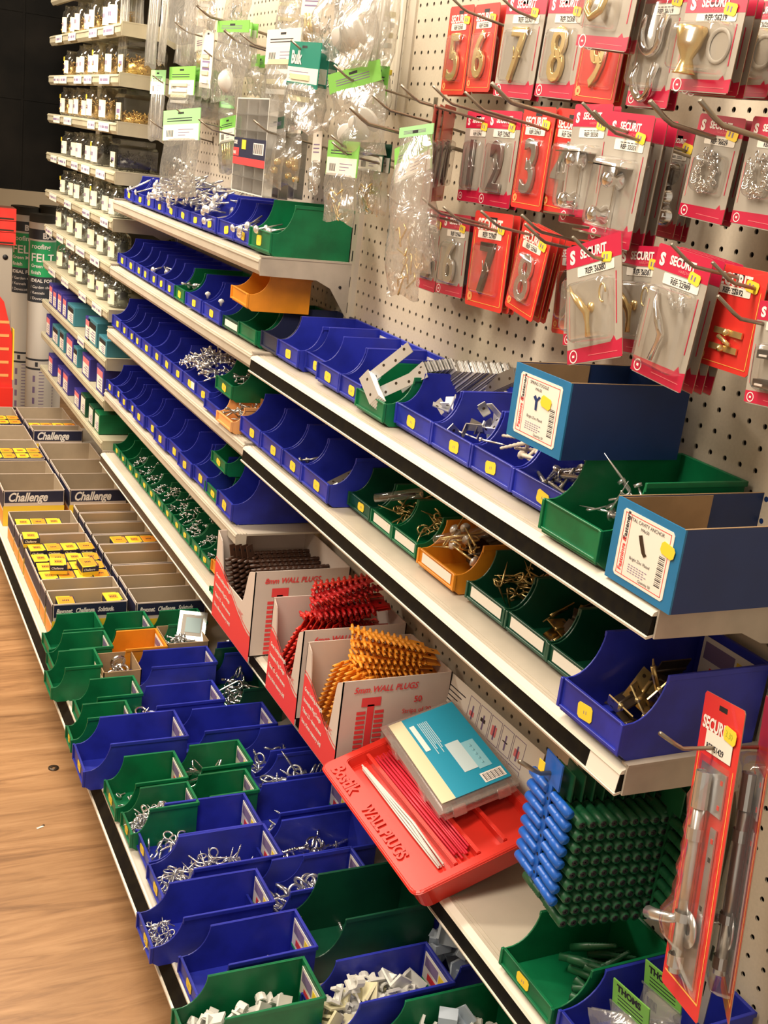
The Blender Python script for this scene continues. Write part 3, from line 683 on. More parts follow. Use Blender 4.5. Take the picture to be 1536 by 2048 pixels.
# fifth shelf: small green bins of screws
for i in range(13):
    y = 3.236 - i * .0828
    if i == 12: break
    make_bin(y, ZE + DK, w=.0815, l=.135, h=.060, m=GREEN, label='small green screw bin on the low shelf, %s from the jar bay' % ORD[i], group='small green screw bins on the low shelf', x=-.162, sc=.3)
    if i >= 2:
        O('screw_heap', heap('screw', .115, .075, .040 + .018 * (i in (6, 7, 8, 9)), 60, i % 4, STEEL, .017, .0013), loc=(-.155, y + .004, ZE + DK + .008), label='loose silver screws in the %s small green bin of the low shelf' % ORD[i], kind='stuff', cat='screws')
make_bin(2.236, ZE + DK + .004, w=.085, l=.12, h=.070, m=ORANGE, sticker='', label='orange bin at the end of the small green bins, behind the 8mm carton', x=-.160)
make_bin(2.150, ZE + DK, w=.07, l=.12, h=.030, m=GREEN, sticker='', label='low green bin lid under the orange bin behind the 8mm carton', x=XF + .002)

# ------------------------------------------------------------------ base shelf: bins read from their rims
BZ = .1405
def rim_bin(FR, NR, FL, m, label, h=.078, lx=None, small=False, sticker='y', back=True, group=None, z=BZ, yw=None, sc=None, h2=None):
    zr = z + h
    a = at(*FR, z=zr); c = at(*NR, z=zr); f = at(*FL, z=zr)
    w_ = max(.06, a.y - c.y); xr = (a.x + c.x) / 2; rim = max(.05, xr - f.x)
    sc = sc or (.25 if small else .24)
    l = rim / (1 - sc)
    return make_bin(c.y + .001, z, w=w_ - .003, l=l, h=h, m=m, x=xr - l, label=label, backlab=back, sticker=sticker, sc=sc, fh=.44, group=group), (xr - l, c.y, xr, a.y)
BB = 'bins on the base shelf'
R_ = {}
def base_bin(key, *a, **k): R_[key] = rim_bin(*a, group=BB, **k)[1]
base_bin('g1', (193, 1223), (202, 1256), (113, 1227), GREEN, 'green bin at the aisle edge, directly in front of the first printed carton', small=True, sticker='', back=False)
base_bin('g2', (292, 1221), (302, 1254), (212, 1223), GREEN, 'empty green bin right of the aisle-edge one, in front of the cartons', small=True, sticker='')
base_bin('g3', (400, 1216), (408, 1245), (318, 1219), GREEN, 'green bin in front of the second printed carton, behind the clear packet', small=True, sticker='', back=False)
base_bin('g4', (210, 1260), (224, 1293), (124, 1263), GREEN, 'green bin with frayed label, left of the orange bin on the base shelf', small=True, sticker='')
base_bin('g5', (190, 1296), (202, 1330), (116, 1300), GREEN, 'green bin nearest to the bare deck patch, left of the carton of rings', small=True, sticker='', back=False)
base_bin('or', (316, 1256), (329, 1293), (232, 1261), ORANGE, 'orange bin on the base shelf between green bins and open carton', small=True, sticker='')
base_bin('b0', (500, 1284), (512, 1302), (440, 1292), BLUE, 'blue bin tucked below the 8mm wall plug carton', small=True, sticker='', back=False)
base_bin('b1', (408, 1291), (437, 1323), (290, 1309), BLUE, 'furthest large blue bin on the base shelf, with two round caps', sticker='', sc=.20)
base_bin('dg', (520, 1290), (560, 1372), (440, 1310), DGREEN, 'dark green bin of shackles under the wall plug cartons', h=.085, sticker='', back=False)
base_bin('b2', (423, 1360), (451, 1399), (294, 1375), BLUE, 'blue bin of shackles, second large one on the base shelf', sticker='')
base_bin('ga', (267, 1350), (283, 1387), (177, 1354), GREEN, 'pale worn green bin beside the blue bin of shackles', small=True, sticker='')
base_bin('gb', (251, 1399), (262, 1428), (162, 1403), GREEN, 'green bin at the aisle edge behind the big empty blue bin', small=True)
base_bin('b3', (347, 1418), (374, 1471), (199, 1436), BLUE, 'big empty blue bin overhanging the aisle edge of the base shelf', h=.092)
base_bin('b4', (525, 1403), (552, 1447), (384, 1418), BLUE, 'blue bin behind the big empty one, with a coloured label at its back', sticker='')
base_bin('b5', (655, 1440), (672, 1495), (517, 1452), BLUE, 'blue bin of eye hooks in the back row, under the 5mm carton', sticker='', back=False)
base_bin('gc', (349, 1500), (372, 1555), (247, 1512), GREEN, 'green bin at the aisle edge in front of the big blue bin, almost empty', small=True)
base_bin('gd', (378, 1562), (394, 1606), (279, 1572), GREEN, 'green bin of short screw hooks at the aisle edge', small=True)
base_bin('ge', (474, 1479), (507, 1524), (380, 1492), GREEN, 'green bin of spring hooks in the middle of the base shelf', small=True, sticker='')
base_bin('gf', (490, 1537), (519, 1580), (400, 1555), GREEN, 'green bin in front of the one with spring hooks', small=True, sticker='')
base_bin('b5b', (660, 1486), (680, 1540), (540, 1502), BLUE, 'blue bin of screw eyes in the back row of the base shelf', sticker='', back=False)
base_bin('b5c', (668, 1548), (702, 1606), (532, 1580), BLUE, 'blue bin of thin screw hooks, left of the red tray', sticker='')
base_bin('b6', (484, 1584), (523, 1645), (326, 1602), BLUE, 'blue bin with a few thin screw hooks, right after the short screw hooks')
base_bin('b7', (523, 1647), (570, 1709), (357, 1672), BLUE, 'blue bin heaped with round screw hooks in the aisle row')
base_bin('b10', (705, 1618), (752, 1688), (566, 1645), BLUE, 'blue bin of very large screw hooks beside the red tray', sticker='', back=False)
base_bin('b11', (709, 1691), (738, 1757), (545, 1721), BLUE, 'blue bin of screw hooks behind the large green bin', sticker='')
base_bin('b12', (512, 1735), (547, 1803), (334, 1757), BLUE, 'nearly empty blue bin with tiny hooks at its front, in the aisle row')
base_bin('b13', (594, 1817), (631, 1895), (413, 1832), BLUE, 'nearly empty blue bin behind the front green bin of white clips')
base_bin('G1', (800, 1718), (884, 1802), (636, 1749), DGREEN, 'very large dark green bin below the red tray', h=.105, sticker='', back=False)
base_bin('g14', (610, 1909), (643, 1995), (404, 1928), GREEN, 'green bin of white clips at the aisle edge, nearest to the viewer')
base_bin('b15', (854, 1881), (903, 1965), (664, 1909), BLUE, 'blue bin of white and cream clips in the back row', sticker='')
base_bin('b16', (1010, 1800), (1075, 1900), (862, 1850), BLUE, 'blue bin of bluish white clips under the lowest near shelf', sticker='', back=False)
base_bin('g17', (1010, 1952), (1075, 2060), (808, 2000), GREEN, 'green bin of white clips at the bottom edge of the picture', sticker='', back=False)

def fill(key, name, mes, n, label, cat, fx0=.12, fx1=.85, hz=.03, sd=1, flat=.4, z0=.010, heading=None):
    x0, y0, x1, y1 = R_[key]; dx = x1 - x0
    pile(name, mes, n, x0 + dx * fx0, x0 + dx * fx1, y0 + .018, y1 - .018, BZ + z0, hz, label, cat, 'group: ' + label if 0 else cat + 's in one base bin, ' + key_name[key], sd, flat, heading)
key_name = {'b1': 'furthest blue', 'dg': 'dark green', 'b2': 'second blue', 'ge': 'spring hooks', 'gd': 'short hooks', 'b5': 'back row eye hooks', 'b5b': 'screw eyes', 'b5c': 'thin hooks', 'b6': 'few hooks', 'b7': 'round hooks', 'b10': 'very large hooks',
            'b11': 'behind the large green bin', 'b12': 'tiny hooks', 'g14': 'nearest green', 'b15': 'blue back row', 'b16': 'blue under shelf', 'g17': 'bottom green', 'gc': 'almost empty', 'b13': 'nearly empty'}
ring = eyehook_me(.011, .020, .0028, CHROME)
fill('b1', 'domed_stud', [cached('cap', lambda: (lambda b: (b.lathe([(0, .006), (.006, .005), (.009, 0), (.006, -.004), (0, -.004)], CHROME, 14), b.mesh('cap'))[1])(MB()))], 4, 'shiny domed stud in the furthest large blue bin', 'stud', .1, .6, .02, 3)
fill('dg', 'shackle', [ring, carabiner_me(), eyehook_me(.012, .03, .003, CHROME)], 22, 'bright shackle in the dark green bin under the wall plug cartons', 'shackle', .1, .8, .055, 4, .7)
fill('b2', 'shackle', [ring, eyehook_me(.012, .05, .003, CHROME)], 10, 'bright shackle at the front of the second large blue bin', 'shackle', .08, .5, .035, 5, .5)
fill('ge', 'spring_hook', [carabiner_me()], 16, 'long spring hook in the middle green bin of the base shelf', 'spring hook', .15, .8, .05, 6, .3, heading=.1)
fill('gd', 'screw_hook', [eyehook_me(.005, .020, .0012)], 110, 'short screw hook heaped in the aisle-edge green bin', 'screw hook', .1, .8, .055, 7, .7)
fill('gc', 'screw_hook', [eyehook_me(.005, .02, .0013)], 5, 'small screw hook left in the almost empty green bin', 'screw hook', .1, .5, .02, 8, .5)
fill('b5', 'eye_hook', [eyehook_me(.012, .035, .0022), eyehook_me(.010, .03, .002)], 18, 'zinc eye hook in the back-row blue bin under the 5mm carton', 'eye hook', .1, .8, .06, 9, .9)
fill('b5b', 'eye_hook', [eyehook_me(.013, .045, .0022), eyehook_me(.012, .04, .002)], 22, 'zinc screw eye in the back-row blue bin beside the red tray corner', 'eye hook', .1, .85, .06, 10, .8)
fill('b5c', 'screw_hook', [eyehook_me(.008, .04, .0018, STEEL, .9)], 14, 'thin screw hook in the blue bin left of the red tray', 'screw hook', .1, .85, .03, 11, .8)
fill('b6', 'screw_hook', [eyehook_me(.008, .035, .0018, STEEL, .9)], 12, 'thin screw hook at the front of the blue bin after the short hooks', 'screw hook', .05, .6, .03, 12, .8)
fill('b7', 'screw_hook', [eyehook_me(.007, .030, .0014, STEEL, .9), eyehook_me(.008, .034, .0014, STEEL, .6)], 85, 'round screw hook heaped in the aisle-row blue bin', 'screw hook', .08, .85, .052, 13, .7)
fill('b10', 'screw_hook', [eyehook_me(.017, .055, .0030, CHROME, 1.0), eyehook_me(.015, .06, .0030, CHROME, .7)], 14, 'very large screw hook in the blue bin beside the red tray', 'screw hook', .08, .85, .05, 14, .6)
fill('b11', 'screw_hook', [eyehook_me(.012, .045, .0024, STEEL, .9)], 26, 'large screw hook in the blue bin behind the large green bin', 'screw hook', .08, .75, .045, 15, .6)
fill('b12', 'screw_hook', [eyehook_me(.0045, .018, .0011, STEEL, .9)], 30, 'tiny screw hook at the front of the nearly empty aisle-row blue bin', 'screw hook', .03, .25, .03, 16, .7)
fill('b13', 'wall_plug', [anchor_me(WPL, .02, .003)], 1, 'single white plug standing in the nearly empty blue bin', 'wall plug', .7, .75, .03, 17, .1)
W3c = [clip_me(0, WPL), clip_me(1, WPL), clip_me(2, WPL), clip_me(1, CRPL), clip_me(0, WPL)]
fill('g14', 'plastic_clip', W3c[:3], 26, 'white plastic clip in the nearest green bin', 'clip', .1, .85, .045, 18, .5)
fill('b15', 'plastic_clip', W3c, 46, 'white or cream plastic clip in the back-row blue bin', 'clip', .08, .88, .075, 19, .6)
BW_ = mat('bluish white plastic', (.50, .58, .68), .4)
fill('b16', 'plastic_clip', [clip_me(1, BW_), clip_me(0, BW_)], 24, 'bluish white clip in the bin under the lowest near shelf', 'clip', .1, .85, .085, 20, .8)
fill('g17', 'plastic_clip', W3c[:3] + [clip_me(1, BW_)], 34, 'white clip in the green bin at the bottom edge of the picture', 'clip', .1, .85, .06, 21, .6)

# bins at the near end of the lowest shelf
zE = ZE + DK
make_bin(.865, zE, w=.112, l=.165, h=.074, m=GREEN, x=XF + .003, label='green bin of dark green wall plugs on the lowest shelf, near the bolt packs', sticker='y', sc=.28, fh=.42)
pile('wall_plug', [bigplug_me()], 14, XF + .05, -.07, .89, .95, zE + .012, .045, 'dark green ribbed wall plug in the green bin near the bolt packs', 'wall plug', 'loose dark green wall plugs', 31, .2, -.5, .25)
make_bin(.745, zE, w=.112, l=.185, h=.078, m=BLUE, x=XF + .008, label='blue bin of green-headed packets in the bottom right corner', sticker='', sc=.30)

# ------------------------------------------------------------------ blue cardboard cartons with pasted labels
FACE = lambda x, y0, z0: frame((x, y0, z0), (0, -1, 0), (0, 0, 1))   # local x runs toward the near end, y up, z out to the aisle
def blue_carton(y0, y1, z0, h, L, title, label, pic):
    b = MB(); w = y1 - y0; t = .0022; x0 = XF - .002
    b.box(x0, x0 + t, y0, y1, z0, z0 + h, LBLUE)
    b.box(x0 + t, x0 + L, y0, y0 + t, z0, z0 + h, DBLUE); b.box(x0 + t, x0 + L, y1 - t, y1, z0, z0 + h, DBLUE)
    b.box(x0 + L - t, x0 + L, y0 + t, y1 - t, z0, z0 + h, DBLUE); b.box(x0 + t, x0 + L, y0 + t, y1 - t, z0, z0 + t, CARD)
    b.box(x0 + t, x0 + L - t, y0 + t, y0 + t * 1.4, z0 + t, z0 + h - .001, CARD); b.box(x0 + t, x0 + L * .62, y1 - t * 1.4, y1 - t, z0 + t, z0 + h - .001, CARD)
    b.box(x0 + t, x0 + t * 1.4, y0 + t, y1 - t, z0 + t, z0 + h - .001, CARD)
    for yy in (y0, y1 - t): b.box(x0, x0 + L, yy, yy + t, z0 + h, z0 + h + .0006, CARD)
    o = O('open_carton', b, label=label, cat='carton')
    lw, lh = w * .76, h * .82
    l = MB(); F = FACE(x0 - .0006, y1 - w * .12, z0 + h * .09)
    c = .003; l.prism([(c, 0), (lw - c, 0), (lw, c), (lw, lh - c), (lw - c, lh), (c, lh), (0, lh - c), (0, c)], -.0005, 0, 2, WSTICK)
    def q(x0_, x1_, y0_, y1_, m, z=.0002): l.quad(x0_ * lw, x1_ * lw, y0_ * lh, y1_ * lh, z, m)
    for a, bb, cc, dd in ((.05, .95, .045, .055), (.05, .95, .945, .955), (.05, .06, .045, .955), (.94, .95, .045, .955), (.17, .178, .045, .955)): q(a, bb, cc, dd, REDP)
    for k in range(17): q(.80, .91, .16 + k * .027, .16 + k * .027 + (.008 if k % 3 else .016), INK)
    la = O('pasted_label', l, o, M=F, label='white label with red border and barcode')
    O('lettering', text_me('Fastnings &', .0080, REDP, bold=.02), la, M=TR(lw * .145, lh * .10, .0004, PI / 2))
    O('lettering', text_me('Fasteners', .0080, INK, bold=.02), la, M=TR(lw * .145, lh * .56, .0004, PI / 2))
    O('lettering', text_me(title, .0052, INK, align='CENTER'), la, M=TR(lw * .47, lh * .87, .0004))
    O('lettering', text_me('M4x50', .0048, INK, align='CENTER'), la, M=TR(lw * .47, lh * .79, .0004))
    O('lettering', text_me('Bright Zinc Plated', .0046, INK, align='CENTER'), la, M=TR(lw * .47, lh * .33, .0004))
    sp = MB()
    for k in range(4):
        for j in range(7 - k % 2): sp.quad((.27 + .055 * j) * lw, (.308 + .055 * j) * lw, (.245 - .035 * k) * lh, (.256 - .035 * k) * lh, .0003, PURPLE)
    O('small_print', sp, la)
    O('lettering', text_me('Quantity 50', .0042, INK), la, M=TR(lw * .50, lh * .075, .0004))
    p = MB()
    if pic == 'toggle':
        p.prism([(-.002, -.007), (.002, -.007), (.0015, .004), (.007, .009), (.003, .010), (0, .006), (-.004, .010), (-.008, .007), (-.003, .003)], 0, .0003, 2, DBLUE)
    else:
        p.prism([(-.008, .010), (-.003, .012), (.002, .003), (.006, -.004), (.009, -.006), (.005, -.009), (.001, -.006), (-.004, .002)], 0, .0003, 2, DMET)
    O('printed_picture', p, la, M=TR(lw * .47, lh * .58, .0004))
    s = MB(); s.prism([(0, .003), (.003, 0), (.018, 0), (.021, .003), (.021, .010), (.018, .013), (.003, .013), (0, .010)], .0006, .0012, 2, YSTICK)
    O('price_sticker', s, la, M=TR(lw * (.56 if pic == 'toggle' else .80), lh * (.60 if pic == 'toggle' else .66), 0, -.15), label='yellow price sticker')
    return o
blue_carton(1.029, 1.145, 1.0045, .088, .167, 'SPRING TOGGLE', 'upper blue carton resting on the bin rims, pasted label and dark blue side', 'toggle')
blue_carton(.806, .914, ZB + DK + .002, .088, .20, 'METAL CAVITY ANCHOR', 'lower blue carton standing at the near end of the upper near shelf', 'anchor')

# ------------------------------------------------------------------ wall plug strips
def strip_me(m, rows=10, L=.105, pl=.016, pr=.0032, tab=True):
    def mk():
        b = MB(); b.box(0, L, -.0035, .0035, -.0008, .0008, m)
        if tab: b.box(-.024, 0, -.011, .011, -.0008, .0008, m); b.disc((-.013, 0, .0010), .003, BLK, 10)
        for k in range(rows):
            x = L * (k + .5) / rows
            for s in (-1, 1):
                b.tube([(x, s * .0035, 0), (x, s * (.0035 + pl * .45), 0), (x, s * (.0035 + pl), 0)], [pr, pr * .9, pr * .75], m, 7)
                b.tube([(x, s * (.0035 + pl) - s * .0004, 0), (x, s * (.0036 + pl), 0)], pr * .32, BLK, 6)
        return b.mesh('wall_plug_strip')
    return cached(('strip', m.name, rows, L, pl, pr, tab), mk)
def plug_carton(y0, y1, z1, title, sub, label, cut=.50, text=True):
    z0 = ZE + DK; x0 = -.217; L = .195; t = .0020; w = y1 - y0; h = z1 - z0
    b = MB()
    zc_ = lambda f: z0 + h * f
    # front wall: tall corners, deep curved dip
    prof = [(y0, z0 - .012), (y1, z0 - .012), (y1, z1)]
    for k in range(9):
        a = k / 8; prof.append((y1 - w * (.10 + .16 * a), z1 - h * (.06 + cut * (1 - math.cos(a * PI)) / 2)))
    for k in range(9):
        a = k / 8; prof.append((y0 + w * (.26 - .14 * a), z1 - h * (.06 + cut * (1 + math.cos(a * PI)) / 2)))
    prof.append((y0, z1))
    n = len(prof)
    b.prism(prof, x0, x0 + t, 0, WCARD)
    b.box(x0, x0 + L, y0, y0 + t, z0, z1, WCARD); b.box(x0, x0 + L, y1 - t, y1, z0, z1, WCARD)
    b.box(x0 + L - t, x0 + L, y0, y1, z0, z1, WCARD); b.box(x0, x0 + L, y0, y1, z0, z0 + t, WCARD)
    o = O('display_carton', b, label=label, cat='carton')
    # red printed field with an S-curved upper edge
    F = FACE(x0 - .0004, y1, z0 - .012); H = h + .012
    r = MB(); top = [(w * k / 12, H * (.66 - .50 * (3 * (k / 12) ** 2 - 2 * (k / 12) ** 3) * .75)) for k in range(13)]
    for k in range(12): r.add([(top[k][0], 0, 0), (top[k + 1][0], 0, 0), (top[k + 1][0], top[k + 1][1], 0), (top[k][0], top[k][1], 0)], [(0, 1, 2, 3)], REDP)
    for k in range(12):
        g = [(p[0], p[1] + H * .025) for p in top]
        r.add([(g[k][0], g[k][1], 0), (g[k + 1][0], g[k + 1][1], 0), (g[k + 1][0], g[k + 1][1] + H * .012, 0), (g[k][0], g[k][1] + H * .012, 0)], [(0, 1, 2, 3)], REDP)
    f = O('printed_field', r, o, M=F, label='red printed lower front')
    lines = ['Great holding strength', 'Innovative Plug Design', 'Takes %s screws' % sub, 'Use a %s masonry drill' % title[:3]]
    for k, s in enumerate(lines): O('lettering', text_me(s, .0105, WHITEP, bold=.03, sx=min(1.0, .70 * w / .13)), f, M=TR(w * .05, H * (.50 - .115 * k), .0004, -.05))
    O('lettering', text_me('LINIC', .0125, REDP, sx=.9), f, M=TR(w * .68, H * .40, .0004, -.10))
    O('lettering', text_me('PRODUCTS', .0060, REDP, sx=.9), f, M=TR(w * .68, H * .35, .0004, -.10))
    # near side print
    Fs = frame((x0, y0 - .0006, z0), (1, 0, 0), (0, 0, 1))
    sd = MB(); cx = L * .27; u = .001
    sd.quad(cx - .017, cx + .017, h * .70, h * .80, u * .2, REDP); sd.quad(cx - .006, cx + .006, 0, h * .72, u * .2, REDP)
    for k in range(12):
        for s in (-1, 1):
            x1, x2 = cx + s * .008, cx + s * .024
            sd.quad(min(x1, x2), max(x1, x2), h * (.02 + .054 * k), h * (.055 + .054 * k), u * .2, REDP)
    p = O('printed_side', sd, o, M=Fs, label='side printed with a red plug strip')
    O('lettering', text_me(title, .0150, REDP, bold=.022, shear=.25, sx=.92), p, M=TR(L * .10, h * .86, .0006))
    O('lettering', text_me('50', .0150, REDP, bold=.02, align='CENTER'), p, M=TR(L * .70, h * .70, .0006))
    O('lettering', text_me('Strips of 20', .0115, REDP, bold=.01, align='CENTER'), p, M=TR(L * .70, h * .58, .0006))
    O('lettering', text_me('LINIC', .0150, REDP, align='CENTER', sx=1.15), p, M=TR(L * .70, h * .40, .0006))
    O('lettering', text_me('PRODUCTS', .0070, REDP, align='CENTER'), p, M=TR(L * .70, h * .34, .0006))
    O('lettering', text_me('per strip', .0120, REDP, bold=.01), p, M=TR(L * .74, h * .14, .0006))
    return o
plug_carton(1.893, 2.130, .534, '8mm WALL PLUGS', '5.5 - 6mm', 'furthest white and red carton, 8mm wall plugs, holding dark brown strips', .42)
plug_carton(1.640, 1.790, .526, '6mm WALL PLUGS', '3.5 - 5mm', 'middle white and red carton holding red wall plug strips', .60)
plug_carton(1.466, 1.618, .516, '5mm WALL PLUGS', '2.5 - 4mm', 'nearest white and red carton, 5mm wall plugs, with orange strips heaped up', .62)
rr = random.Random(8)
for k in range(20):      # orange fan
    lay = k // 2
    M = Matrix.Translation((-.105 + rr.uniform(-.008, .008) + (k % 2) * .004, 1.565 - (k % 2) * .034 + rr.uniform(-.006, .006), .462 + lay * .0092)) @ Matrix.Rotation(-.12 + rr.uniform(-.10, .10) - .02 * lay, 4, 'Z') @ Matrix.Rotation(PI + .0, 4, 'Z') @ Euler((rr.uniform(-.12, .12), rr.uniform(-.1, .1) - .12, 0)).to_matrix().to_4x4()
    O('wall_plug_strip', strip_me(ORPL), M=M @ Matrix.Translation((-.05, 0, 0)), label='orange wall plug strip heaped above the nearest white and red carton', cat='wall plug strip', group='orange wall plug strips')
for k in range(7):
    O('wall_plug_strip', strip_me(ORPL), M=Matrix.Translation((-.185 + k * .004, 1.60 - k * .016, .40)) @ Euler((0, -1.25, -1.2)).to_matrix().to_4x4(), label='orange wall plug strip standing upright in the front of the 5mm carton', cat='wall plug strip', group='upright orange wall plug strips')
for k in range(26):      # red
    lay = k // 2
    M = Matrix.Translation((-.120 + rr.uniform(-.015, .015), 1.735 - (k % 2) * .04 + rr.uniform(-.012, .012), .462 + lay * .0090)) @ Matrix.Rotation(PI - .25 + rr.uniform(-.2, .2), 4, 'Z') @ Euler((rr.uniform(-.25, .25), rr.uniform(-.2, .2) + .2, 0)).to_matrix().to_4x4()
    O('wall_plug_strip', strip_me(DRED if k % 3 else REDPL, pl=.019, pr=.0036), M=M @ Matrix.Translation((-.05, 0, 0)), label='red wall plug strip piled over the middle white and red carton', cat='wall plug strip', group='red wall plug strips')
for k in range(6):
    O('wall_plug_strip', strip_me(REDPL, pl=.019, pr=.0036), M=Matrix.Translation((-.195 + k * .006, 1.765 - k * .010, .42)) @ Euler((0, -1.15, -.9)).to_matrix().to_4x4() @ Matrix.Rotation(PI, 4, 'Z') @ Matrix.Translation((-.08, 0, 0)), label='red wall plug strip with its tab up in the front of the middle carton', cat='wall plug strip', group='upright red wall plug strips')
for k in range(36):      # brown
    r_, c_ = k // 12, k % 12
    M = Matrix.Translation((-.150 + c_ * .0120, 2.06 - r_ * .055, .462 + r_ * .004)) @ Euler((0, -.62, PI / 2 + .06 * r_)).to_matrix().to_4x4()
    O('wall_plug_strip', strip_me(BRPL, pl=.021, pr=.0042), M=M @ Matrix.Translation((-.05, 0, 0)), label='dark brown wall plug strip packed in the furthest white and red carton', cat='wall plug strip', group='dark brown wall plug strips')
for k in range(4):
    O('wall_plug_strip', strip_me(BRPL, pl=.021, pr=.0042), M=Matrix.Translation((-.198 + k * .010, 2.07 - .004 * k, .50)) @ Euler((0, 1.3, -1.2 + .1 * k)).to_matrix().to_4x4(), label='dark brown wall plug strip standing on end in the front of the 8mm carton', cat='wall plug strip', group='upright dark brown wall plug strips')

# ------------------------------------------------------------------ red tray, rods and clear case
O3 = Vector(at(830, 1788, z=.385)); FL_ = Vector(at(643, 1530, z=.390)); BR_ = Vector(at(1085, 1748, z=.395))
uu = Vector((0, 1, 0)); tray_len = (FL_ - O3).length
ang = .33
vv = Vector((math.cos(ang), 0, math.sin(ang)))
TM = frame(O3, vv, (FL_ - O3).normalized())       # x: up the tray toward the wall, y: away along the shelf
TW = .215; TL_ = tray_len
def tray_me():
    b = MB(); m = REDPL; d = .046
    # outer tapered shell, rim, ribs
    def rr_(x0, x1, y0, y1, z, r=.014, n=5):
        pts = []
        for (cx, cy, a0) in ((x1 - r, y1 - r, 0), (x0 + r, y1 - r, PI / 2), (x0 + r, y0 + r, PI), (x1 - r, y0 + r, 1.5 * PI)):
            for k in range(n): a = a0 + PI / 2 * k / (n - 1); pts.append((cx + r * math.cos(a), cy + r * math.sin(a), z))
        return pts
    n = 20; rings = [rr_(.012, TW - .012, .012, TL_ - .012, -d), rr_(.004, TW - .004, .004, TL_ - .004, -.005), rr_(-.003, TW + .003, -.003, TL_ + .003, -.005), rr_(-.003, TW + .003, -.003, TL_ + .003, -.002),
                     rr_(0, TW, 0, TL_, 0), rr_(.036, TW - .010, .014, TL_ - .014, 0, .008), rr_(.040, TW - .014, .018, TL_ - .018, -.016, .006)]
    vs = [p for r in rings for p in r]
    fs = [(i * n + j, i * n + (j + 1) % n, (i + 1) * n + (j + 1) % n, (i + 1) * n + j) for i in range(len(rings) - 1) for j in range(n)]
    fs += [tuple(range(n))[::-1], tuple(range((len(rings) - 1) * n, len(rings) * n))]
    b.add(vs, fs, m)
    for x in (.072, .108, .150): b.box(x - .003, x + .003, .018, TL_ - .018, -.0165, -.001, m)
    b.box(.150, TW - .014, TL_ * .42, TL_ * .42 + .005, -.016, -.002, m)
    return soften(b.mesh('red_tray'), .0012, 2)
tray = O('display_tray', tray_me(), M=TM, label='red plastic tray with raised WALL PLUGS lettering tilting over the shelf edge', cat='tray')
tt = text_me('Bostik', .030, REDPL, depth=.0016, bold=.03, bevel=.0003, sx=.95); t2 = text_me('WALL PLUGS', .024, REDPL, depth=.0016, bold=.02, bevel=.0003, sx=.92)
O('raised_lettering', tt, tray, M=TR(.008, TL_ - .020, .0006, -PI / 2)); O('raised_lettering', t2, tray, M=TR(.009, TL_ * .60, .0006, -PI / 2))
rr = random.Random(3)
for k in range(7):
    b = MB(); L = TL_ - .06; dx = (k - 3) * .0024
    b.tube([(.056 + dx * .4 + rr.uniform(-.002, .002), .035, -.012 + (k % 2) * .003), (.058 + dx * .9, L * .5, -.011 + (k % 2) * .003), (.055 + dx * .3, L + .02 + rr.uniform(-.012, .012), -.010 + (k % 2) * .003)], .0015, WPL, 6)
    O('plastic_rod', b, M=TM, label='thin white rod lying in the front channel of the red tray', cat='rod', group='white rods in the red tray')
for k in range(9):
    b = MB(); dx = (k - 4) * .0032
    b.tube([(.090 + dx + rr.uniform(-.002, .002), .030 + rr.uniform(0, .012), -.011 + (k % 3) * .003), (.090 + dx * 1.1, TL_ - .03, -.011 + (k % 3) * .003)], .0017, PINKR, 6)
    O('plastic_rod', b, M=TM, label='pinkish red rod lying in the second channel of the red tray', cat='rod', group='pinkish red rods in the red tray')
# clear case with blue card insert
CW, CL, CH = .128, .235, .026
CM = TM @ Matrix.Translation((.088, .088, .004)) @ Matrix.Rotation(-.075, 4, 'Z')
b = MB(); b.box(0, CW, 0, CL, 0, CH, CLRBX); me = soften(b.mesh('case'), .008, 3)
case = O('assortment_case', me, M=CM, label='clear plastic case with bright blue card lid lying on the red tray', cat='case')
b = MB(); b.box(-.001, CW + .001, -.001, CL + .001, CH - .006, CH - .004, CLRBX)
for x in (.03, .10): b.box(x - .01, x + .01, -.004, 0, CH * .3, CH, CLRBX)
for y in (.06, .17): b.box(-.004, 0, y - .01, y + .01, CH * .3, CH, CLRBX)
O('lid_rim', soften(b.mesh('lid_rim'), .001), case)
b = MB(); z = CH - .0095; b.box(.010, .032, .012, CL - .012, z - .0006, z, CREAM); b.box(.030, CW - .008, .012, CL - .012, z - .0008, z - .0002, CYAN)
b.quad(.036, .044, .13, .20, z + .0003, WHITEP); b.quad(.066, .088, .055, .130, z + .0003, mat('pale print', (.55, .68, .72), .5)); b.quad(.088, .108, .050, .120, z + .0003, mat('light print', (.25, .55, .66), .5))
b.quad(.082, .116, .018, .040, z + .0003, WHITEP)
for k in range(14): b.quad(.085 + k * .0021, .085 + k * .0021 + (.0007 if k % 3 else .0013), .020, .037, z + .0005, INK)
for k in range(6): b.quad(.050 + k * .0028, .0512 + k * .0028, .115 + (k % 3) * .012, .200, z + .0003, mat('pale print', (.55, .68, .72)))
for k in range(5): b.tube([(.098, .060 + k * .011, z), (.098, .0645 + k * .011, z)], .0022, mat('light print', (0, 0, 0)), 6)
O('card_insert', b, case, M=Matrix.Translation((0, 0, .0112)), label='cream and bright blue printed card')
for k in range(5):
    b = MB(); b.tube([(.020 + k * .022, .014, .010), (.020 + k * .022, .05, .010)], .007, SATIN, 12); b.tube([(.020 + k * .022, .0135, .010), (.020 + k * .022, .0138, .010)], .0045, DMET, 12)
    O('metal_plug', b, M=CM, label='round metal fitting seen through the near edge of the clear case', cat='fitting', group='fittings inside the clear case')

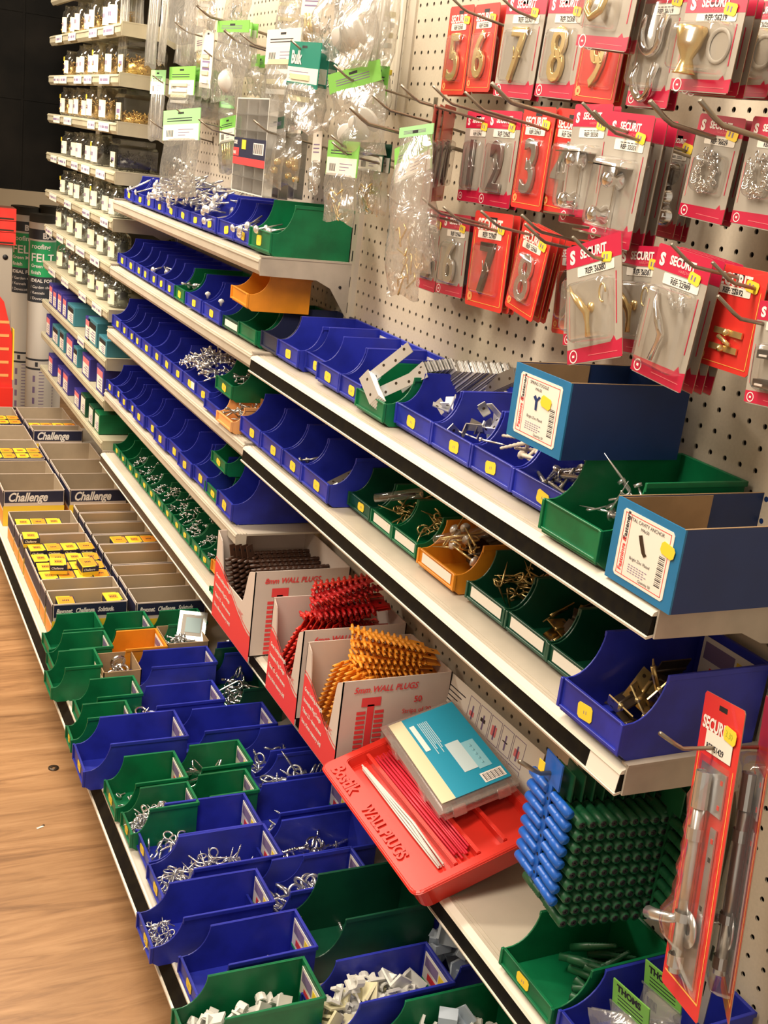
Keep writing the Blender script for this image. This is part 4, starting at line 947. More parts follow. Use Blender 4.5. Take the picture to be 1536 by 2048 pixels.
# leaflet behind the tray
b = MB(); lw, lh = .30, .115
b.box(0, lw, -lh, 0, -.0006, 0, WSTICK)
for k in range(9): b.quad(.008, .075 - (k % 3) * .01, -.020 - k * .008, -.018 - k * .008, .0003, INK)
for r in range(2):
    for c in range(5):
        x, y = .088 + c * .034, -.008 - r * .046
        for (a0, a1, b0, b1) in ((x, x + .031, y - .001, y), (x, x + .031, y - .042, y - .041), (x, x + .001, y - .042, y), (x + .030, x + .031, y - .042, y)): b.quad(a0, a1, b0, b1, .0003, PURPLE)
        b.quad(x + .006, x + .020, y - .030 + (c % 2) * .006, y - .022 + (c % 3) * .004, .0003, DMET if (c + r) % 2 else PINK); b.quad(x + .012, x + .016, y - .036, y - .012, .0003, PURPLE)
b.quad(.088, .25, -.113, -.102, .0003, PINK)
O('instruction_sheet', b, M=frame((-.020, 1.490, .512), (0, -1, .02), (0.12, 0, 1)), label='printed instruction sheet with small drawings standing behind the red tray', cat='leaflet')

# ------------------------------------------------------------------ hooks in the pegboard
def hook_me(L, r=.0019, up=.020, kink=True):
    def mk():
        b = MB(); dz = .16 * L
        b.tube([(.002, 0, -dz), (-L * .5, 0, -dz * .55), (-L + .032, 0, -dz * .30), (-L + .022, 0, -dz * .15), (-L, 0, .009)], r, WIRE, 8)
        b.tube([(0, 0, -dz), (0, 0, .012 - dz), (.004, 0, .016 - dz)], r, WIRE, 6); b.box(-.0015, 0, -.006, .006, -.004 - dz, .014 - dz, WIRE)
        return b.mesh('peg_hook')
    return cached(('hook', round(L, 3), r, up), mk)
def peg_hook(px, py, L, label, r=.0019, group=None, y=None, z=None):
    p = at(px, py, x=-L); up = .020
    return O('peg_hook', hook_me(L, r), M=Matrix.Translation((0, p.y, p.z - up * .45)), label=label, cat='hook', group=group)
# blue strip with individual plugs, green bundles
def plug_me(m, L=.046, r=.0062):
    def mk():
        b = MB(); pts, rs = [(0, 0, 0), (L * .45, 0, 0)], [r, r]
        for k in range(5): x = L * (.5 + .09 * k); pts += [(x, 0, 0), (x + L * .05, 0, 0)]; rs += [r * .98, r * .82]
        b.tube(pts, rs, m, 10); b.tube([(-.0003, 0, 0), (.0004, 0, 0)], r * .62, BLK if m is GRPL else m, 8)
        if m is GRPL: b.box(-.0006, 0, -r * .5, r * .5, -r * .14, r * .14, BLK); b.box(-.0006, 0, -r * .14, r * .14, -r * .5, r * .5, BLK)
        return b.mesh('plug')
    return cached(('plug', m.name, L, r), mk)
def hanging_strip(M, m, label, group, rows=8, pitch=.0165, children=True):
    b = MB(); H = .024 + rows * pitch
    b.box(-.001, .001, -.020, .020, -.030, .004, m); b.box(-.001, .001, -.0055, .0055, -H - .006, -.030, m)
    for k in range(5): b.disc((0, 0, 0), .0022, BLK, 8, T=Matrix.Translation((-.0012, 0, -.05 - k * .025)) @ Matrix.Rotation(PI / 2, 4, 'Y'))
    o = O('wall_plug_strip', cached(('hs', m.name, rows, pitch), lambda: b.mesh('strip')), M=M, label=label, cat='wall plug strip', group=group)
    for k in range(rows):
        for s in (-1, 1):
            O('plug', plug_me(m), o, M=Matrix.Translation((0, s * -.001 + (0.040 if s > 0 else -.052) * 1, -.040 - k * pitch)) @ Matrix.Rotation(PI / 2 if s < 0 else -PI / 2, 4, 'Z') @ Matrix.Translation((0 if s < 0 else -.006, 0, 0)))
    return o
bt = at(1115, 1520, x=-.185)
O('peg_hook', hook_me(.235, .0028), M=Matrix.Translation((0, bt.y + .004, bt.z - .006)), label='thick black-tipped hook carrying the blue wall plug strip', cat='hook')
hanging_strip(frame((-.188, bt.y, bt.z), (math.cos(.12), -math.sin(.12), 0), (math.sin(.12), math.cos(.12), .0)), BLPL, 'bright blue wall plug strip hanging first on its hook', None)
for k in range(12):
    hanging_strip(frame((-.174 + k * .0142, bt.y - .006 - k * .0012, bt.z - .012 - .0006 * k), (1, -.10, 0), (.10, 1, 0)), GRPL, 'deep green wall plug strip hanging behind the blue one', 'deep green strips behind the blue strip', rows=9)
O('peg_hook', hook_me(.080, .0020), M=Matrix.Translation((0, .885, bt.z - .002)), label='short hook carrying the second bundle of deep green wall plug strips', cat='hook')
for k in range(4):
    hanging_strip(frame((-.062 + k * .0142, .885, bt.z - .014), (1, -.10, 0), (.10, 1, 0)), GRPL, 'deep green wall plug strip in the shaded second bundle', 'deep green strips in the second bundle', rows=8)
b = MB(); b.box(-.0008, 0, -.006, .006, -.012, .002, YSTICK); O('price_tag', b, loc=(-.196, bt.y + .012, bt.z - .008), label='yellow price tag on the hook of the blue wall plug strip', cat='price tag')

# ------------------------------------------------------------------ yellow screw cartons in open trays on the base shelf
def small_box_me(v=0):
    def mk():
        b = MB(); w, l, h = .040, .052, .024
        b.box(0, w, 0, l, 0, h, YEL)
        b.quad(.002, w - .002, .004, l - .004, h + .0002, YEL if v != 1 else ORP); b.quad(.010, w - .010, .014, l - .014, h + .0004, ORP)
        for k in range(4): b.quad(.012 + k * .004, .0145 + k * .004, .022, .030, h + .0006, INK)
        b.box(w * .80, w + .0002, -.0002, l + .0002, .004, h + .0001, NAVY)
        b.box(-.0002, w + .0002, -.0004, .0002, .010, h, NAVY); b.box(-.0002, w + .0002, -.0003, .0001, 0, .010, YEL)
        b.box(-.0004, 0, .003, l - .003, .006, h - .002, NAVY)
        return b.mesh('screw_carton')
    return cached(('sb', v), mk)
def small_box(x, y, z, label, group, v=0, rz=0, title=True, tilt=0):
    o = O('screw_carton', small_box_me(v), M=Matrix.Translation((x, y, z)) @ Matrix.Rotation(rz, 4, 'Z') @ Matrix.Rotation(tilt, 4, 'X'), label=label, cat='carton', group=group)
    if title: O('lettering', text_me('Challenge', .0085, WHITEP, bold=.02, shear=.3, sx=.85), o, M=frame((.002, -.0007, .0135), (1, 0, 0), (0, 0, 1)))
    return o
def tray_carton(x0, x1, y0, y1, h, label, group, name=None, sc=.02, z=BZ):
    b = MB(); t = .0018; w = x1 - x0; l = y1 - y0
    b.box(0, w, 0, t, 0, h, WCARD); b.box(0, w, -.0004, 0, 0, h * .56, YEL)
    b.box(0, w, l - t, l, 0, h, WCARD); b.box(0, t, 0, l, 0, h, WCARD); b.box(w - t, w, 0, l, 0, h, WCARD); b.box(0, w, 0, l, 0, t, KRAFT)
    b.box(t, w - t, l - t - .0006, l - t, t, h - .001, KRAFT); b.box(t, w - t, t, t + .0006, t, h - .001, KRAFT)
    b.box(t, t + .0006, t, l - t, t, h - .001, KRAFT); b.box(w - t - .0006, w - t, t, l - t, t, h - .001, KRAFT)
    b.box(-.0005, 0, .004, l - .004, h * .50, h * .92, NAVY); b.box(-.0005, 0, .004, l - .004, h * .04, h * .42, ORP)
    o = O('tray_carton', b, loc=(x0, y0, z), label=label, cat='carton', group=group)
    p = MB(); p.box(w * .02, w * .98, -.0012, -.0004, h * .66, h * .97, NAVY); pl = O('printed_panel', p, o, label='navy panel with white lettering')
    if name == 'Challenge': O('lettering', text_me('Challenge', h * .34, WHITEP, bold=.03, shear=.3, sx=w / (h * 2.1)), pl, M=frame((w * .07, -.0016, h * .70), (1, 0, 0), (0, 0, 1)))
    elif name: O('lettering', text_me('Bayonet.  Challenge.  Solstuds.', h * .17, WHITEP, bold=.035, shear=.3, sx=w / (h * 2.75)), pl, M=frame((w * .05, -.0016, h * .76), (1, 0, 0), (0, 0, 1)))
    return o
HT = .098
fr = [(2.488, 2.572, 'B', .96), (2.580, 2.652, None, .93), (2.655, 2.900, 'full', .86), (2.915, 2.990, None, .86), (3.000, 3.080, None, .84), (3.090, 3.205, None, .80), (3.305, 3.475, 'Challenge', 1.10), (3.49, 3.63, None, 1.05), (3.65, 3.88, 'top', 1.05), (3.90, 4.09, None, 1.0), (4.11, 4.38, 'top', .95)]
ri = random.Random(21)
for i, (y0, y1, nm, f) in enumerate(fr):
    x0 = -.478 + .0 * i; h = HT * f
    tray_carton(x0, -.304, y0, y1, h, 'open screw carton in the aisle-side row of the base shelf, %s from the green bins' % ORD[i], 'aisle-side row of open cartons', {'B': 'Bayonet', 'Challenge': 'Challenge', 'top': 'Challenge'}.get(nm))
    lab = 'small yellow screw carton inside the %s open carton of the aisle-side row' % ORD[i]; g = 'small yellow cartons, aisle-side tray ' + ORD[i]
    if nm == 'full':
        k = 0
        for ly in range(4):
            for cx in range(4):
                small_box(-.472 + cx * .0415, y0 + .004 + ly * .060, BZ + (.064 if ly < 3 else .070), lab, g, k % 2, ri.uniform(-.04, .04), title=ly == 3); k += 1
        small_box(-.450, y0 + .03, BZ + .090, 'loose yellow screw carton lying on the full tray, left one of two', None, 0, -.12)
        small_box(-.375, y0 + .015, BZ + .088, 'loose yellow screw carton lying on the full tray, right one of two', None, 1, .12, tilt=.12)
        small_box(-.482, y1 - .01, BZ + .086, 'single yellow screw carton perched at the aisle edge of the full tray', None, 0, -.05)
    elif nm == 'B':
        small_box(-.462, y0 + .010, BZ + .064, 'yellow carton with white end in the printed front tray', None, 1, -.03, False); small_box(-.350, y0 + .012, BZ + .066, 'yellow carton at the right inside the printed front tray', None, 0, .03, False)
        small_box(-.405, y0 + .008, BZ + .045, 'yellow carton low in the middle of the printed front tray', None, 0, 0, False)
    elif nm == 'top':
        for cx in range(4): small_box(-.472 + cx * .0415, y0 + .002, BZ + h * .80, lab, g, cx % 2)
        for cx in range(4): small_box(-.472 + cx * .0415, y0 + .062, BZ + h * .80, lab, g, cx % 2, title=False)
    else:
        for cx in range(4):
            if ri.random() < (.95 if i in (5, 3) else .6): small_box(-.470 + cx * .0415, y0 + .003, BZ + (.035 if i != 5 else .052), lab, g, cx % 2, ri.uniform(-.04, .04), title=i == 5)
bk = [(2.465, 2.556, 'B', .98), (2.562, 2.648, None, .95), (2.654, 2.730, None, .90), (2.738, 2.822, None, .90), (2.830, 2.892, None, .88), (2.900, 2.972, None, .86), (2.980, 3.070, None, .86), (3.078, 3.158, None, .86), (3.165, 3.240, None, .86), (3.300, 3.466, 'Challenge', 1.12), (3.480, 3.645, None, 1.05), (3.66, 3.86, None, 1.0),
      (3.98, 4.05, 'Challenge', 1.12), (4.06, 4.18, 'top', 1.0), (4.20, 4.38, None, .95)]
for i, (y0, y1, nm, f) in enumerate(bk):
    h = HT * f; x0 = -.290
    tray_carton(x0, -.120, y0, y1, h, 'open screw carton in the wall-side row of the base shelf, %s from the green bins' % ORD[i], 'wall-side row of open cartons', {'B': 'Bayonet', 'Challenge': 'Challenge', 'top': 'Challenge'}.get(nm))
    lab = 'small yellow screw carton inside the %s open carton of the wall-side row' % ORD[i]; g = 'small yellow cartons, wall-side tray ' + ORD[i]
    if nm == 'top':
        for cx in range(4): small_box(x0 + .004 + cx * .0405, y0 + .004, BZ + h * .78, lab, g, cx % 2)
    elif nm is None:
        for cx in range(4):
            if ri.random() < .85: small_box(x0 + .004 + cx * .0405, y0 + .003, BZ + (.060 if i == 5 else .035), lab, g, cx % 2, ri.uniform(-.03, .03), title=i == 5)

# brown open boxes and packet on the base shelf
def open_box(x0, x1, y0, y1, h, m, label, z=BZ):
    b = MB(); t = .002
    b.box(x0, x1, y0, y0 + t, z, z + h, m); b.box(x0, x1, y1 - t, y1, z, z + h, m); b.box(x0, x0 + t, y0, y1, z, z + h, m); b.box(x1 - t, x1, y0, y1, z, z + h, m); b.box(x0, x1, y0, y1, z, z + t, m)
    b.box(x0 - .0006, x0, y0 + .008, y1 - .008, z + h * .15, z + h * .8, JLAB)
    return O('open_box', b, label=label, cat='box')
open_box(-.262, -.165, 2.285, 2.385, .070, CARD, 'small open cardboard box of silver screws beside the orange bin')
O('screw_heap', heap('screw', .085, .085, .05, 90, 7, STEEL, .022, .0017), loc=(-.258, 2.29, BZ + .015), label='loose silver screws in the small cardboard box', kind='stuff', cat='screws')
open_box(-.428, -.348, 2.168, 2.262, .072, CARD, 'open cardboard box with large rings, in front of the bare deck patch')
pile('ring_bolt', [eyehook_me(.014, .02, .0035, CHROME)], 7, -.405, -.370, 2.19, 2.24, BZ + .02, .045, 'large chrome ring in the open cardboard box', 'ring', 'chrome rings in a cardboard box', 51, .6)
b = MB(); b.box(-.001, 0, -.032, .032, 0, .070, CLRBX); b.box(-.0016, -.001, -.024, .024, .012, .062, GREYC); b.box(-.002, -.0016, -.020, .015, .02, .055, mat('faded print', (.35, .48, .50), .5)); b.box(-.0026, 0, -.033, .033, -.001, .001, GREYC)
O('leaning_packet', b, M=Matrix.Translation((-.195, 2.335, BZ + .050)) @ Euler((0, .65, 1.15)).to_matrix().to_4x4(), label='crumpled clear packet with pale card leaning out of the screw box', cat='packet')
pile('shackle', [ring], 6, -.13, -.09, 2.25, 2.33, BZ + .03, .04, 'chrome shackle behind the clear leaning packet', 'shackle', 'shackles behind the packet', 52, .6)

# ------------------------------------------------------------------ jars in the far bay
def jar_me(r, h, sq=False):
    def mk():
        b = MB()
        if sq:
            prof = []
            b.lathe([(r * 1.0, 0), (r * 1.12, .004), (r * 1.14, h * .72), (r * 1.08, h * .80), (r * 1.0, h * .84), (r * 1.0, h), (r * .96, h)], JARG, 4, T=Matrix.Rotation(PI / 4, 4, 'Z'), smooth=False)
            for k in range(3): b.lathe([(r * 1.03, h * (.86 + k * .045)), (r * 1.03, h * (.87 + k * .045))], JARG, 4, T=Matrix.Rotation(PI / 4, 4, 'Z'))
        else:
            b.lathe([(r * .85, 0), (r, .005), (r, h * .68), (r * .92, h * .78), (r * .72, h * .84), (r * .72, h), (r * .66, h)], JARG, 20)
            for k in range(3): b.lathe([(r * .72, h * (.87 + k * .04)), (r * .76, h * (.88 + k * .04)), (r * .72, h * (.89 + k * .04))], JARG, 20)
            b.lathe([(0, h - .002), (r * .70, h - .002), (r * .74, h - .006)], JARG, 20)
        return b.mesh('screw_jar')
    return cached(('jar', r, h, sq), mk)
def jar_fill_me(r, h, fill_, m, seed, L=.022):
    def mk():
        rr = random.Random(seed); b = MB()
        for k in range(int(46 * (r / .03) ** 1.5)):
            a = rr.uniform(0, 2 * PI); q = r * .80 * math.sqrt(rr.random()); z = .006 + rr.random() * h * fill_
            T = Matrix.Translation((q * math.cos(a), q * math.sin(a), z)) @ Euler((rr.uniform(-1, 1), rr.uniform(-.9, .9), rr.uniform(0, 2 * PI))).to_matrix().to_4x4()
            q2 = max(.3, 1 - q / r)
            add_screw(b, T, L * min(1, .55 + q2), .0016, m, 4)
        b.lathe([(0, .004), (r * .70, .005), (r * .72, h * fill_ * .75), (0, h * fill_ * .85)], m, 10)
        return b.mesh('jar_screws')
    return cached(('jf', r, h, fill_, m.name, seed), mk)
def jar(y, x, z, r, h, m, fill_, label, sq=False, seed=1, lab=True, yst=False):
    o = O('screw_jar', jar_me(r, h, sq), M=Matrix.Translation((x, y, z)) @ Matrix.Rotation(0, 4, 'Z'), label=label, cat='jar')
    if lab:
        b = MB(); rr = r * (.83 if sq else 1.02)
        if sq: b.box(-r * .83, -r * .815, -r * .35, r * .45, h * .10, h * .58, JLAB); b.box(-r * .835, -r * .83, -r * .2, r * .3, h * .28, h * .40, PURPLE)
        else:
            pts = [PI * (.72 + .07 * k) for k in range(9)]
            for k in range(8):
                a0, a1 = pts[k], pts[k + 1]
                b.add([(rr * math.cos(a0), rr * math.sin(a0), h * .10), (rr * math.cos(a1), rr * math.sin(a1), h * .10), (rr * math.cos(a1), rr * math.sin(a1), h * .60), (rr * math.cos(a0), rr * math.sin(a0), h * .60)], [(0, 1, 2, 3)], JLAB)
                if 1 < k < 6: b.add([(rr * 1.01 * math.cos(a0), rr * 1.01 * math.sin(a0), h * .3), (rr * 1.01 * math.cos(a0 + .14), rr * 1.01 * math.sin(a0 + .14), h * .3), (rr * 1.01 * math.cos(a0 + .14), rr * 1.01 * math.sin(a0 + .14), h * .42), (rr * 1.01 * math.cos(a0), rr * 1.01 * math.sin(a0), h * .42)], [(0, 1, 2, 3)], PURPLE)
        O('paper_label', b, o, label='aged paper label')
    if yst: O('price_sticker', sticker_me(.016, .014), o, loc=(-r * 1.0, r * .2, h * .66), label='yellow price sticker')
    O('jar_screws', jar_fill_me(r, h, fill_, m, seed), loc=(x, y, z), label='screws in ' + label.replace('glass jar of ', '').replace('large square ', 'square jar, '), kind='stuff', cat='screws')
    return o
ROWS = [ # per shelf: material, fill, list of (y, r, h)
    (0, BAMB, .42, [(4.28, .026, .088), (4.17, .024, .082), (4.06, .028, .098), (3.93, .026, .080), (3.83, .027, .105), (3.66, .030, .095), (3.55, .040, .12)], 'yellow screws'),
    (1, BAMB, .50, [(4.22, .024, .075), (4.04, .027, .088), (3.95, .024, .088), (3.85, .028, .092), (3.75, .028, .094), (3.60, .030, .097)], 'brass coloured screws'),
    (2, BAMB, .55, [(4.27, .027, .085), (4.15, .025, .082), (4.03, .026, .085), (3.93, .024, .082), (3.82, .029, .090), (3.66, .032, .092)], 'copper coloured screws'),
    (3, DKSCR, .55, [(4.22, .030, .075), (4.08, .028, .078), (3.96, .030, .082), (3.84, .028, .080), (3.72, .032, .085)], 'black screws'),
    (4, GRSCR, .55, [(4.22, .028, .075), (4.10, .026, .075), (3.97, .030, .080), (3.83, .028, .080), (3.70, .032, .082), (3.56, .030, .078), (3.44, .028, .08)], 'zinc screws'),
    (5, GRSCR, .72, [(4.28, .032, .092), (4.10, .034, .092), (3.92, .036, .090), (3.75, .034, .088), (3.58, .032, .088), (3.45, .030, .085)], 'silver screws'),
    (6, GRSCR, .68, [(4.24, .034, .088), (4.05, .032, .080), (3.88, .034, .080), (3.72, .034, .082), (3.56, .036, .085), (3.42, .030, .08)], 'grey screws')]
SHN = ['highest', 'second', 'third', 'fourth', 'fifth', 'sixth', 'seventh']
for (si, m, fl, lst, wd) in ROWS:
    for k, (y, r, h) in enumerate(lst):
        r *= 1.12; h = min(h * 1.08, .098)
        jar(y, XF + .012 + r + (.006 if k % 2 else 0), FARZ[si] + DK, r, h, m, fl, 'glass jar of %s, %s from the far end of the %s jar shelf' % (wd, ORD[k], SHN[si]), seed=k % 3, yst=(k in (0, 4) and si in (1, 2, 3, 4)))
for si, m, fl, wd in ((1, BAMB, .50, 'long golden screws'), (2, BAMB, .26, 'few golden screws'), (3, DKSCR, .5, 'black screws')):
    jar(3.435 if si < 3 else 3.48, XF + .085, FARZ[si] + DK, .072, .095 if si < 3 else .088, m, fl, 'large square glass jar of %s at the near end, %s jar shelf' % (wd, SHN[si]), sq=True, seed=9)

# cartons on the three lowest far shelves
def small_carton(y, w, h, l, z, m, label, side=PINK, x=XF + .006, lid=True):
    b = MB(); b.box(0, l, 0, w, 0, h, m)
    o = O('screw_box', soften(b.mesh('screw_box'), .0012), loc=(x, y, z), label=label, cat='box')
    s = MB(); s.box(-.0006, 0, w * .12, w * .88, h * .10, h * .62, WSTICK); s.box(-.0006, 0, w * .12, w * .88, h * .62, h * .86, side)
    for k in range(4): s.box(-.0010, -.0006, w * .2, w * (.5 + .08 * (k % 3)), h * (.16 + .11 * k), h * (.20 + .11 * k), PURPLE)
    O('end_label', s, o, label='white and coloured end label'); return o
TB, PB = TEALBX, PURBX
spec = {7: [(4.27, .07, .075, PB), (4.19, .07, .065, PB), (4.09, .075, .072, PB), (4.00, .07, .070, PB), (3.86, .12, .062, TB), (3.60, .075, .070, PB), (3.50, .13, .075, TB), (3.36, .11, .050, TB)],
        8: [(4.30, .08, .075, PB), (4.13, .12, .062, TB), (4.02, .085, .07, TB), (3.86, .12, .078, PB), (3.78, .07, .062, TB), (3.58, .12, .070, PB), (3.38, .10, .080, PB)],
        9: [(4.22, .09, .070, PB), (4.05, .07, .065, PB), (3.92, .10, .072, PB), (3.72, .09, .055, PB), (3.62, .08, .065, DGREEN), (3.50, .07, .060, DGREEN), (3.41, .07, .062, GREEN)]}
nm_ = {7: 'upper', 8: 'middle', 9: 'lower'}
for si in spec:
    for k, (y, w, h, m) in enumerate(spec[si]):
        cn = {'teal carton': 'teal', 'violet blue carton': 'violet', 'dark green plastic': 'dark green', 'green plastic': 'green'}[m.name]
        small_carton(y, w, h, .12, FARZ[si] + DK, m, '%s screw box, %s from the far end on the %s box shelf' % (cn, ORD[k], nm_[si]), side=BLK if m is TB else PINK if m is PB else WSTICK)

# ------------------------------------------------------------------ things beyond the far bay
b = MB(); p = at(60, 382, y=4.50)
blkm = mat('black cabinet face', (.0035, .0033, .003), .8, noise=.5, nscale=5, col2=(.007, .006, .005), spec=.05)
b.box(-1.30, -.012, 4.50, 4.62, p.z, 2.35, blkm)
for z in (1.33, 1.62, 1.91): b.box(-1.30, -.012, 4.4985, 4.50, z, z + .006, blkm)
for x in (-.28, -.62): b.box(x, x + .008, 4.4980, 4.50, p.z, 2.35, blkm)
O('black_cabinet', b, label='large black cabinet face filling the upper left corner', cat='cabinet')
def felt(x, y, r, h, label, words=True):
    b = MB(); b.lathe([(0, h - .002), (r * .25, h - .002), (r * .25, h), (r, h), (r, h - .03)], FELTK, 28); b.lathe([(r * 1.0, 0), (r * 1.0, h - .03)], FELTK, 28)
    o = O('roofing_felt_roll', b, loc=(x, y, 0), label=label, cat='roll')
    w = MB(); R = r * 1.012
    for z0, z1, m in ((.0, h - .03, FELTW),): w.lathe([(R, z0), (R, z1)], m, 28)
    def band(z0, z1, m, k=1.002, a0=0, a1=2 * PI):
        n = 28; vs = []; 
        for t in range(n + 1):
            a = a0 + (a1 - a0) * t / n; vs += [(R * k * math.cos(a), R * k * math.sin(a), z0), (R * k * math.cos(a), R * k * math.sin(a), z1)]
        w.add(vs, [(2 * t, 2 * t + 2, 2 * t + 3, 2 * t + 1) for t in range(n)], m, True)
    band(h - .235, h - .10, FELTG, 1.003, PI * 1.10, PI * 2.4); band(h - .335, h - .235, FELTD); band(h - .093, h - .055, FELTD, 1.003)
    for z in (.355, .318, .12): band(z, z + .008, FELTD)
    for k in range(4): band(.135 + k * .045, .16 + k * .045, PURPLE, 1.004, PI * 1.30, PI * 1.36)
    for k in range(14): band(.14 + k * .013, .143 + k * .013, PURPLE, 1.004, PI * 1.45, PI * 1.58)
    band(.332, .350, FELTD, 1.003, PI * 1.35, PI * 1.42)
    ww = O('printed_wrapper', w, o, label='white wrapper with green and charcoal bands')
    if words:
        F = lambda z, a=0: Matrix.Translation((0, 0, z)) 
        def arc_text(s, size, z, m, bold=.02, a0=1.18 * PI):
            me = text_me(s, size, m, bold=bold).copy()
            for v in me.vertices:
                a = a0 + v.co.x / R; kk = 1.05 if size > .03 else 1.025; v.co = Vector((R * kk * math.cos(a), R * kk * math.sin(a), z + v.co.y))
            O('lettering', me, ww)
        arc_text('roofing', .026, h - .128, WHITEP); arc_text('FELT', .044, h - .177, WHITEP, .015); arc_text('Green Mineral', .018, h - .200, WHITEP); arc_text('finish', .020, h - .226, WHITEP)
        arc_text('IDEAL FOR', .018, h - .256, WHITEP); 
        for k, s in enumerate(('/ Garden sheds', '/ Kennels', '/ Dovecots')): arc_text(s, .015, h - .280 - .022 * k, WHITEP, .0)
        arc_text('BX', .030, h - .088, WHITEP, .04, 1.45 * PI)
    return o
fp = at(76, 770, y=4.72)
felt(-.158, 4.70, .051, .922, 'nearest roll of roofing felt with green FELT band, left of the jar shelves')
felt(-.205, 4.84, .054, .935, 'second roll of roofing felt, left and behind the first')
felt(-.100, 4.83, .052, .945, 'third dark-topped roll of roofing felt, tucked behind the shelf ends', words=False)
p0 = at(14, 440, y=4.55)
for k, (z0, z1) in enumerate(((.90, .945), (.858, .898), (.812, .856))):
    b = MB(); b.box(0, .09, 0, .10, 0, z1 - z0, REDC); b.box(.008, .082, -.0006, 0, .004, .010, DMET)
    O('red_packet', soften(b.mesh('red_packet'), .004, 2), loc=(-.370, 4.55, z0), label=['topmost', 'middle', 'lowest'][k] + ' red packet in the stack at the left picture edge', cat='packet')
b = MB(); b.box(-.375, -.29, 4.56, 4.64, 0, .81, GREYC); b.tube([(-.315, 4.5585, .765), (-.315, 4.561, .765)], .010, BLK, 14)
O('grey_display_stand', b, label='grey stand with a round hole under the red packets', cat='stand')
b = MB(); b.prism([(-.40, .30), (-.40, .70), (-.335, .62), (-.305, .50), (-.30, .30)], 4.42, 4.47, 1, REDC)
for k in range(5): b.box(-.39, -.315, 4.4194, 4.42, .34 + k * .05, .35 + k * .05, PEACH)
b.box(-.40, -.30, 4.40, 4.47, .14, .30, mat('bright red box', (.75, .03, .02), .4)); b.box(-.302, -.298, 4.41, 4.46, .33, .52, YSTICK)
O('red_display_box', b, label='bright red display box at the left picture edge beside the felt rolls', cat='box')
for k, x in enumerate((-.30, -.26, -.12)):
    b = MB(); b.box(0, .03, 0, .01, -.11, 0, mat('dim wall item %d' % k, ((.30, .22, .12), (.45, .40, .30), (.25, .2, .14))[k], .6)); b.tube([(.015, .005, 0), (.015, .11, .004)], .002, WIRE, 6)
    O('hanging_tool', b, loc=(x * 1.25 - .02, 5.49, 1.30 + .01 * k), label=['brown', 'cream', 'dark'][k] + ' small item hanging on the back wall above the felt rolls', cat='tool')

# ------------------------------------------------------------------ carded packs on the right-hand pegboard
def card_me(w, h, kind):
    def mk():
        b = MB(); t = .0009; r = .003
        base = GREYC if kind == 'grey' else REDC
        pts = [(r, -h), (w - r, -h), (w, -h + r), (w, -r), (w - r, 0), (r, 0), (0, -r), (0, -h + r)]
        b.prism(pts, -t, -.0001, 2, BACKC); b.prism(pts, -.0001, 0, 2, base)
        b.box(w * .40, w * .60, -.012, -.007, -.0002, .0002, BLK)
        if kind == 'grey':
            b.prism([(0, -h * .185), (w, -h * .185), (w, -.002), (w - .002, 0), (.002, 0), (0, -.002)], 0, .0002, 2, CRIM)
            b.prism([(0, -h + .001), (w, -h + .001), (w, -h * .845), (w * .90, -h * .86), (w * .86, -h * .815), (w * .80, -h * .862), (0, -h * .875)], 0, .0002, 2, CRIM)
            b.lathe([(w * .060, .0004), (w * .075, .0004)], WHITEP, 18, T=Matrix.Translation((w * .12, -h * .935, 0)), smooth=False)
            b.box(w * .10, w * .14, -h * .945, -h * .925, .0003, .0005, WHITEP)
            b.box(w * .40, w * .92, -h * .945, -h * .94, .0003, .0005, PINK)
            b.box(w * .90, w * .915, -h * .72, -h * .30, .0002, .0004, CRIM); b.box(w * .05, w * .06, -h * .80, -h * .42, .0002, .0004, PINK)
        else:
            for (a0, a1, c0, c1) in ((.06, .94, .945, .95), (.06, .07, .20, .86), (.93, .94, .20, .95)): b.box(w * a0, w * a1, -h * c1, -h * c0, .0002, .0004, YLINE)
            b.disc((w * .12, -h * .90, .0004), w * .065, PEACH, 18)
            b.box(w * .105, w * .135, -h * .915, -h * .885, .0004, .0006, REDC)
        return b.mesh('hanging_card')
    return cached(('card', round(w, 3), round(h, 3), kind), mk)
def logo(o, w, h, kind, full=True):
    if kind == 'grey':
        O('lettering', text_me('S', .016 * w / .08, WHITEP, bold=.05), o, M=TR(w * .08, -h * .150, .0005))
        O('lettering', text_me('SECURIT', .0115 * w / .08, WHITEP, bold=.035, sx=.86), o, M=TR(w * .27, -h * .125, .0005))
        if full: O('lettering', text_me('HARDWARE', .0042 * w / .08, PINK), o, M=TR(w * .46, -h * .165, .0005))
    else:
        O('lettering', text_me('SECURIT', .0160 * w / .08, WHITEP, bold=.035, sx=.84), o, M=TR(w * .11, -h * .185, .0005))
def blister_me(w, h, x0, x1, y0, y1, d):
    def mk():
        b = MB(); n = 9; X0, X1, Y0, Y1 = w * x0, w * x1, -h * y1, -h * y0
        rings = []
        for k, (ins, z) in enumerate(((0, .0006), (.001, d * .6), (.003, d * .92), (.007, d))):
            r = max(.002, .008 - ins * .3); pts = []
            for (cx, cy, a0) in ((X1 - ins - r, Y1 - ins - r, 0), (X0 + ins + r, Y1 - ins - r, PI / 2), (X0 + ins + r, Y0 + ins + r, PI), (X1 - ins - r, Y0 + ins + r, 1.5 * PI)):
                for j in range(4): a = a0 + PI / 2 * j / 3; pts.append((cx + r * math.cos(a), cy + r * math.sin(a), z))
            rings.append(pts)
        N = 16; b.add([p for r in rings for p in r], [(i * N + j, i * N + (j + 1) % N, (i + 1) * N + (j + 1) % N, (i + 1) * N + j) for i in range(3) for j in range(N)] + [tuple(range(3 * N, 4 * N))], BLIS, True)
        return b.mesh('blister')
    return cached(('blis', round(w, 3), round(h, 3), x0, x1, y0, y1, d), mk)
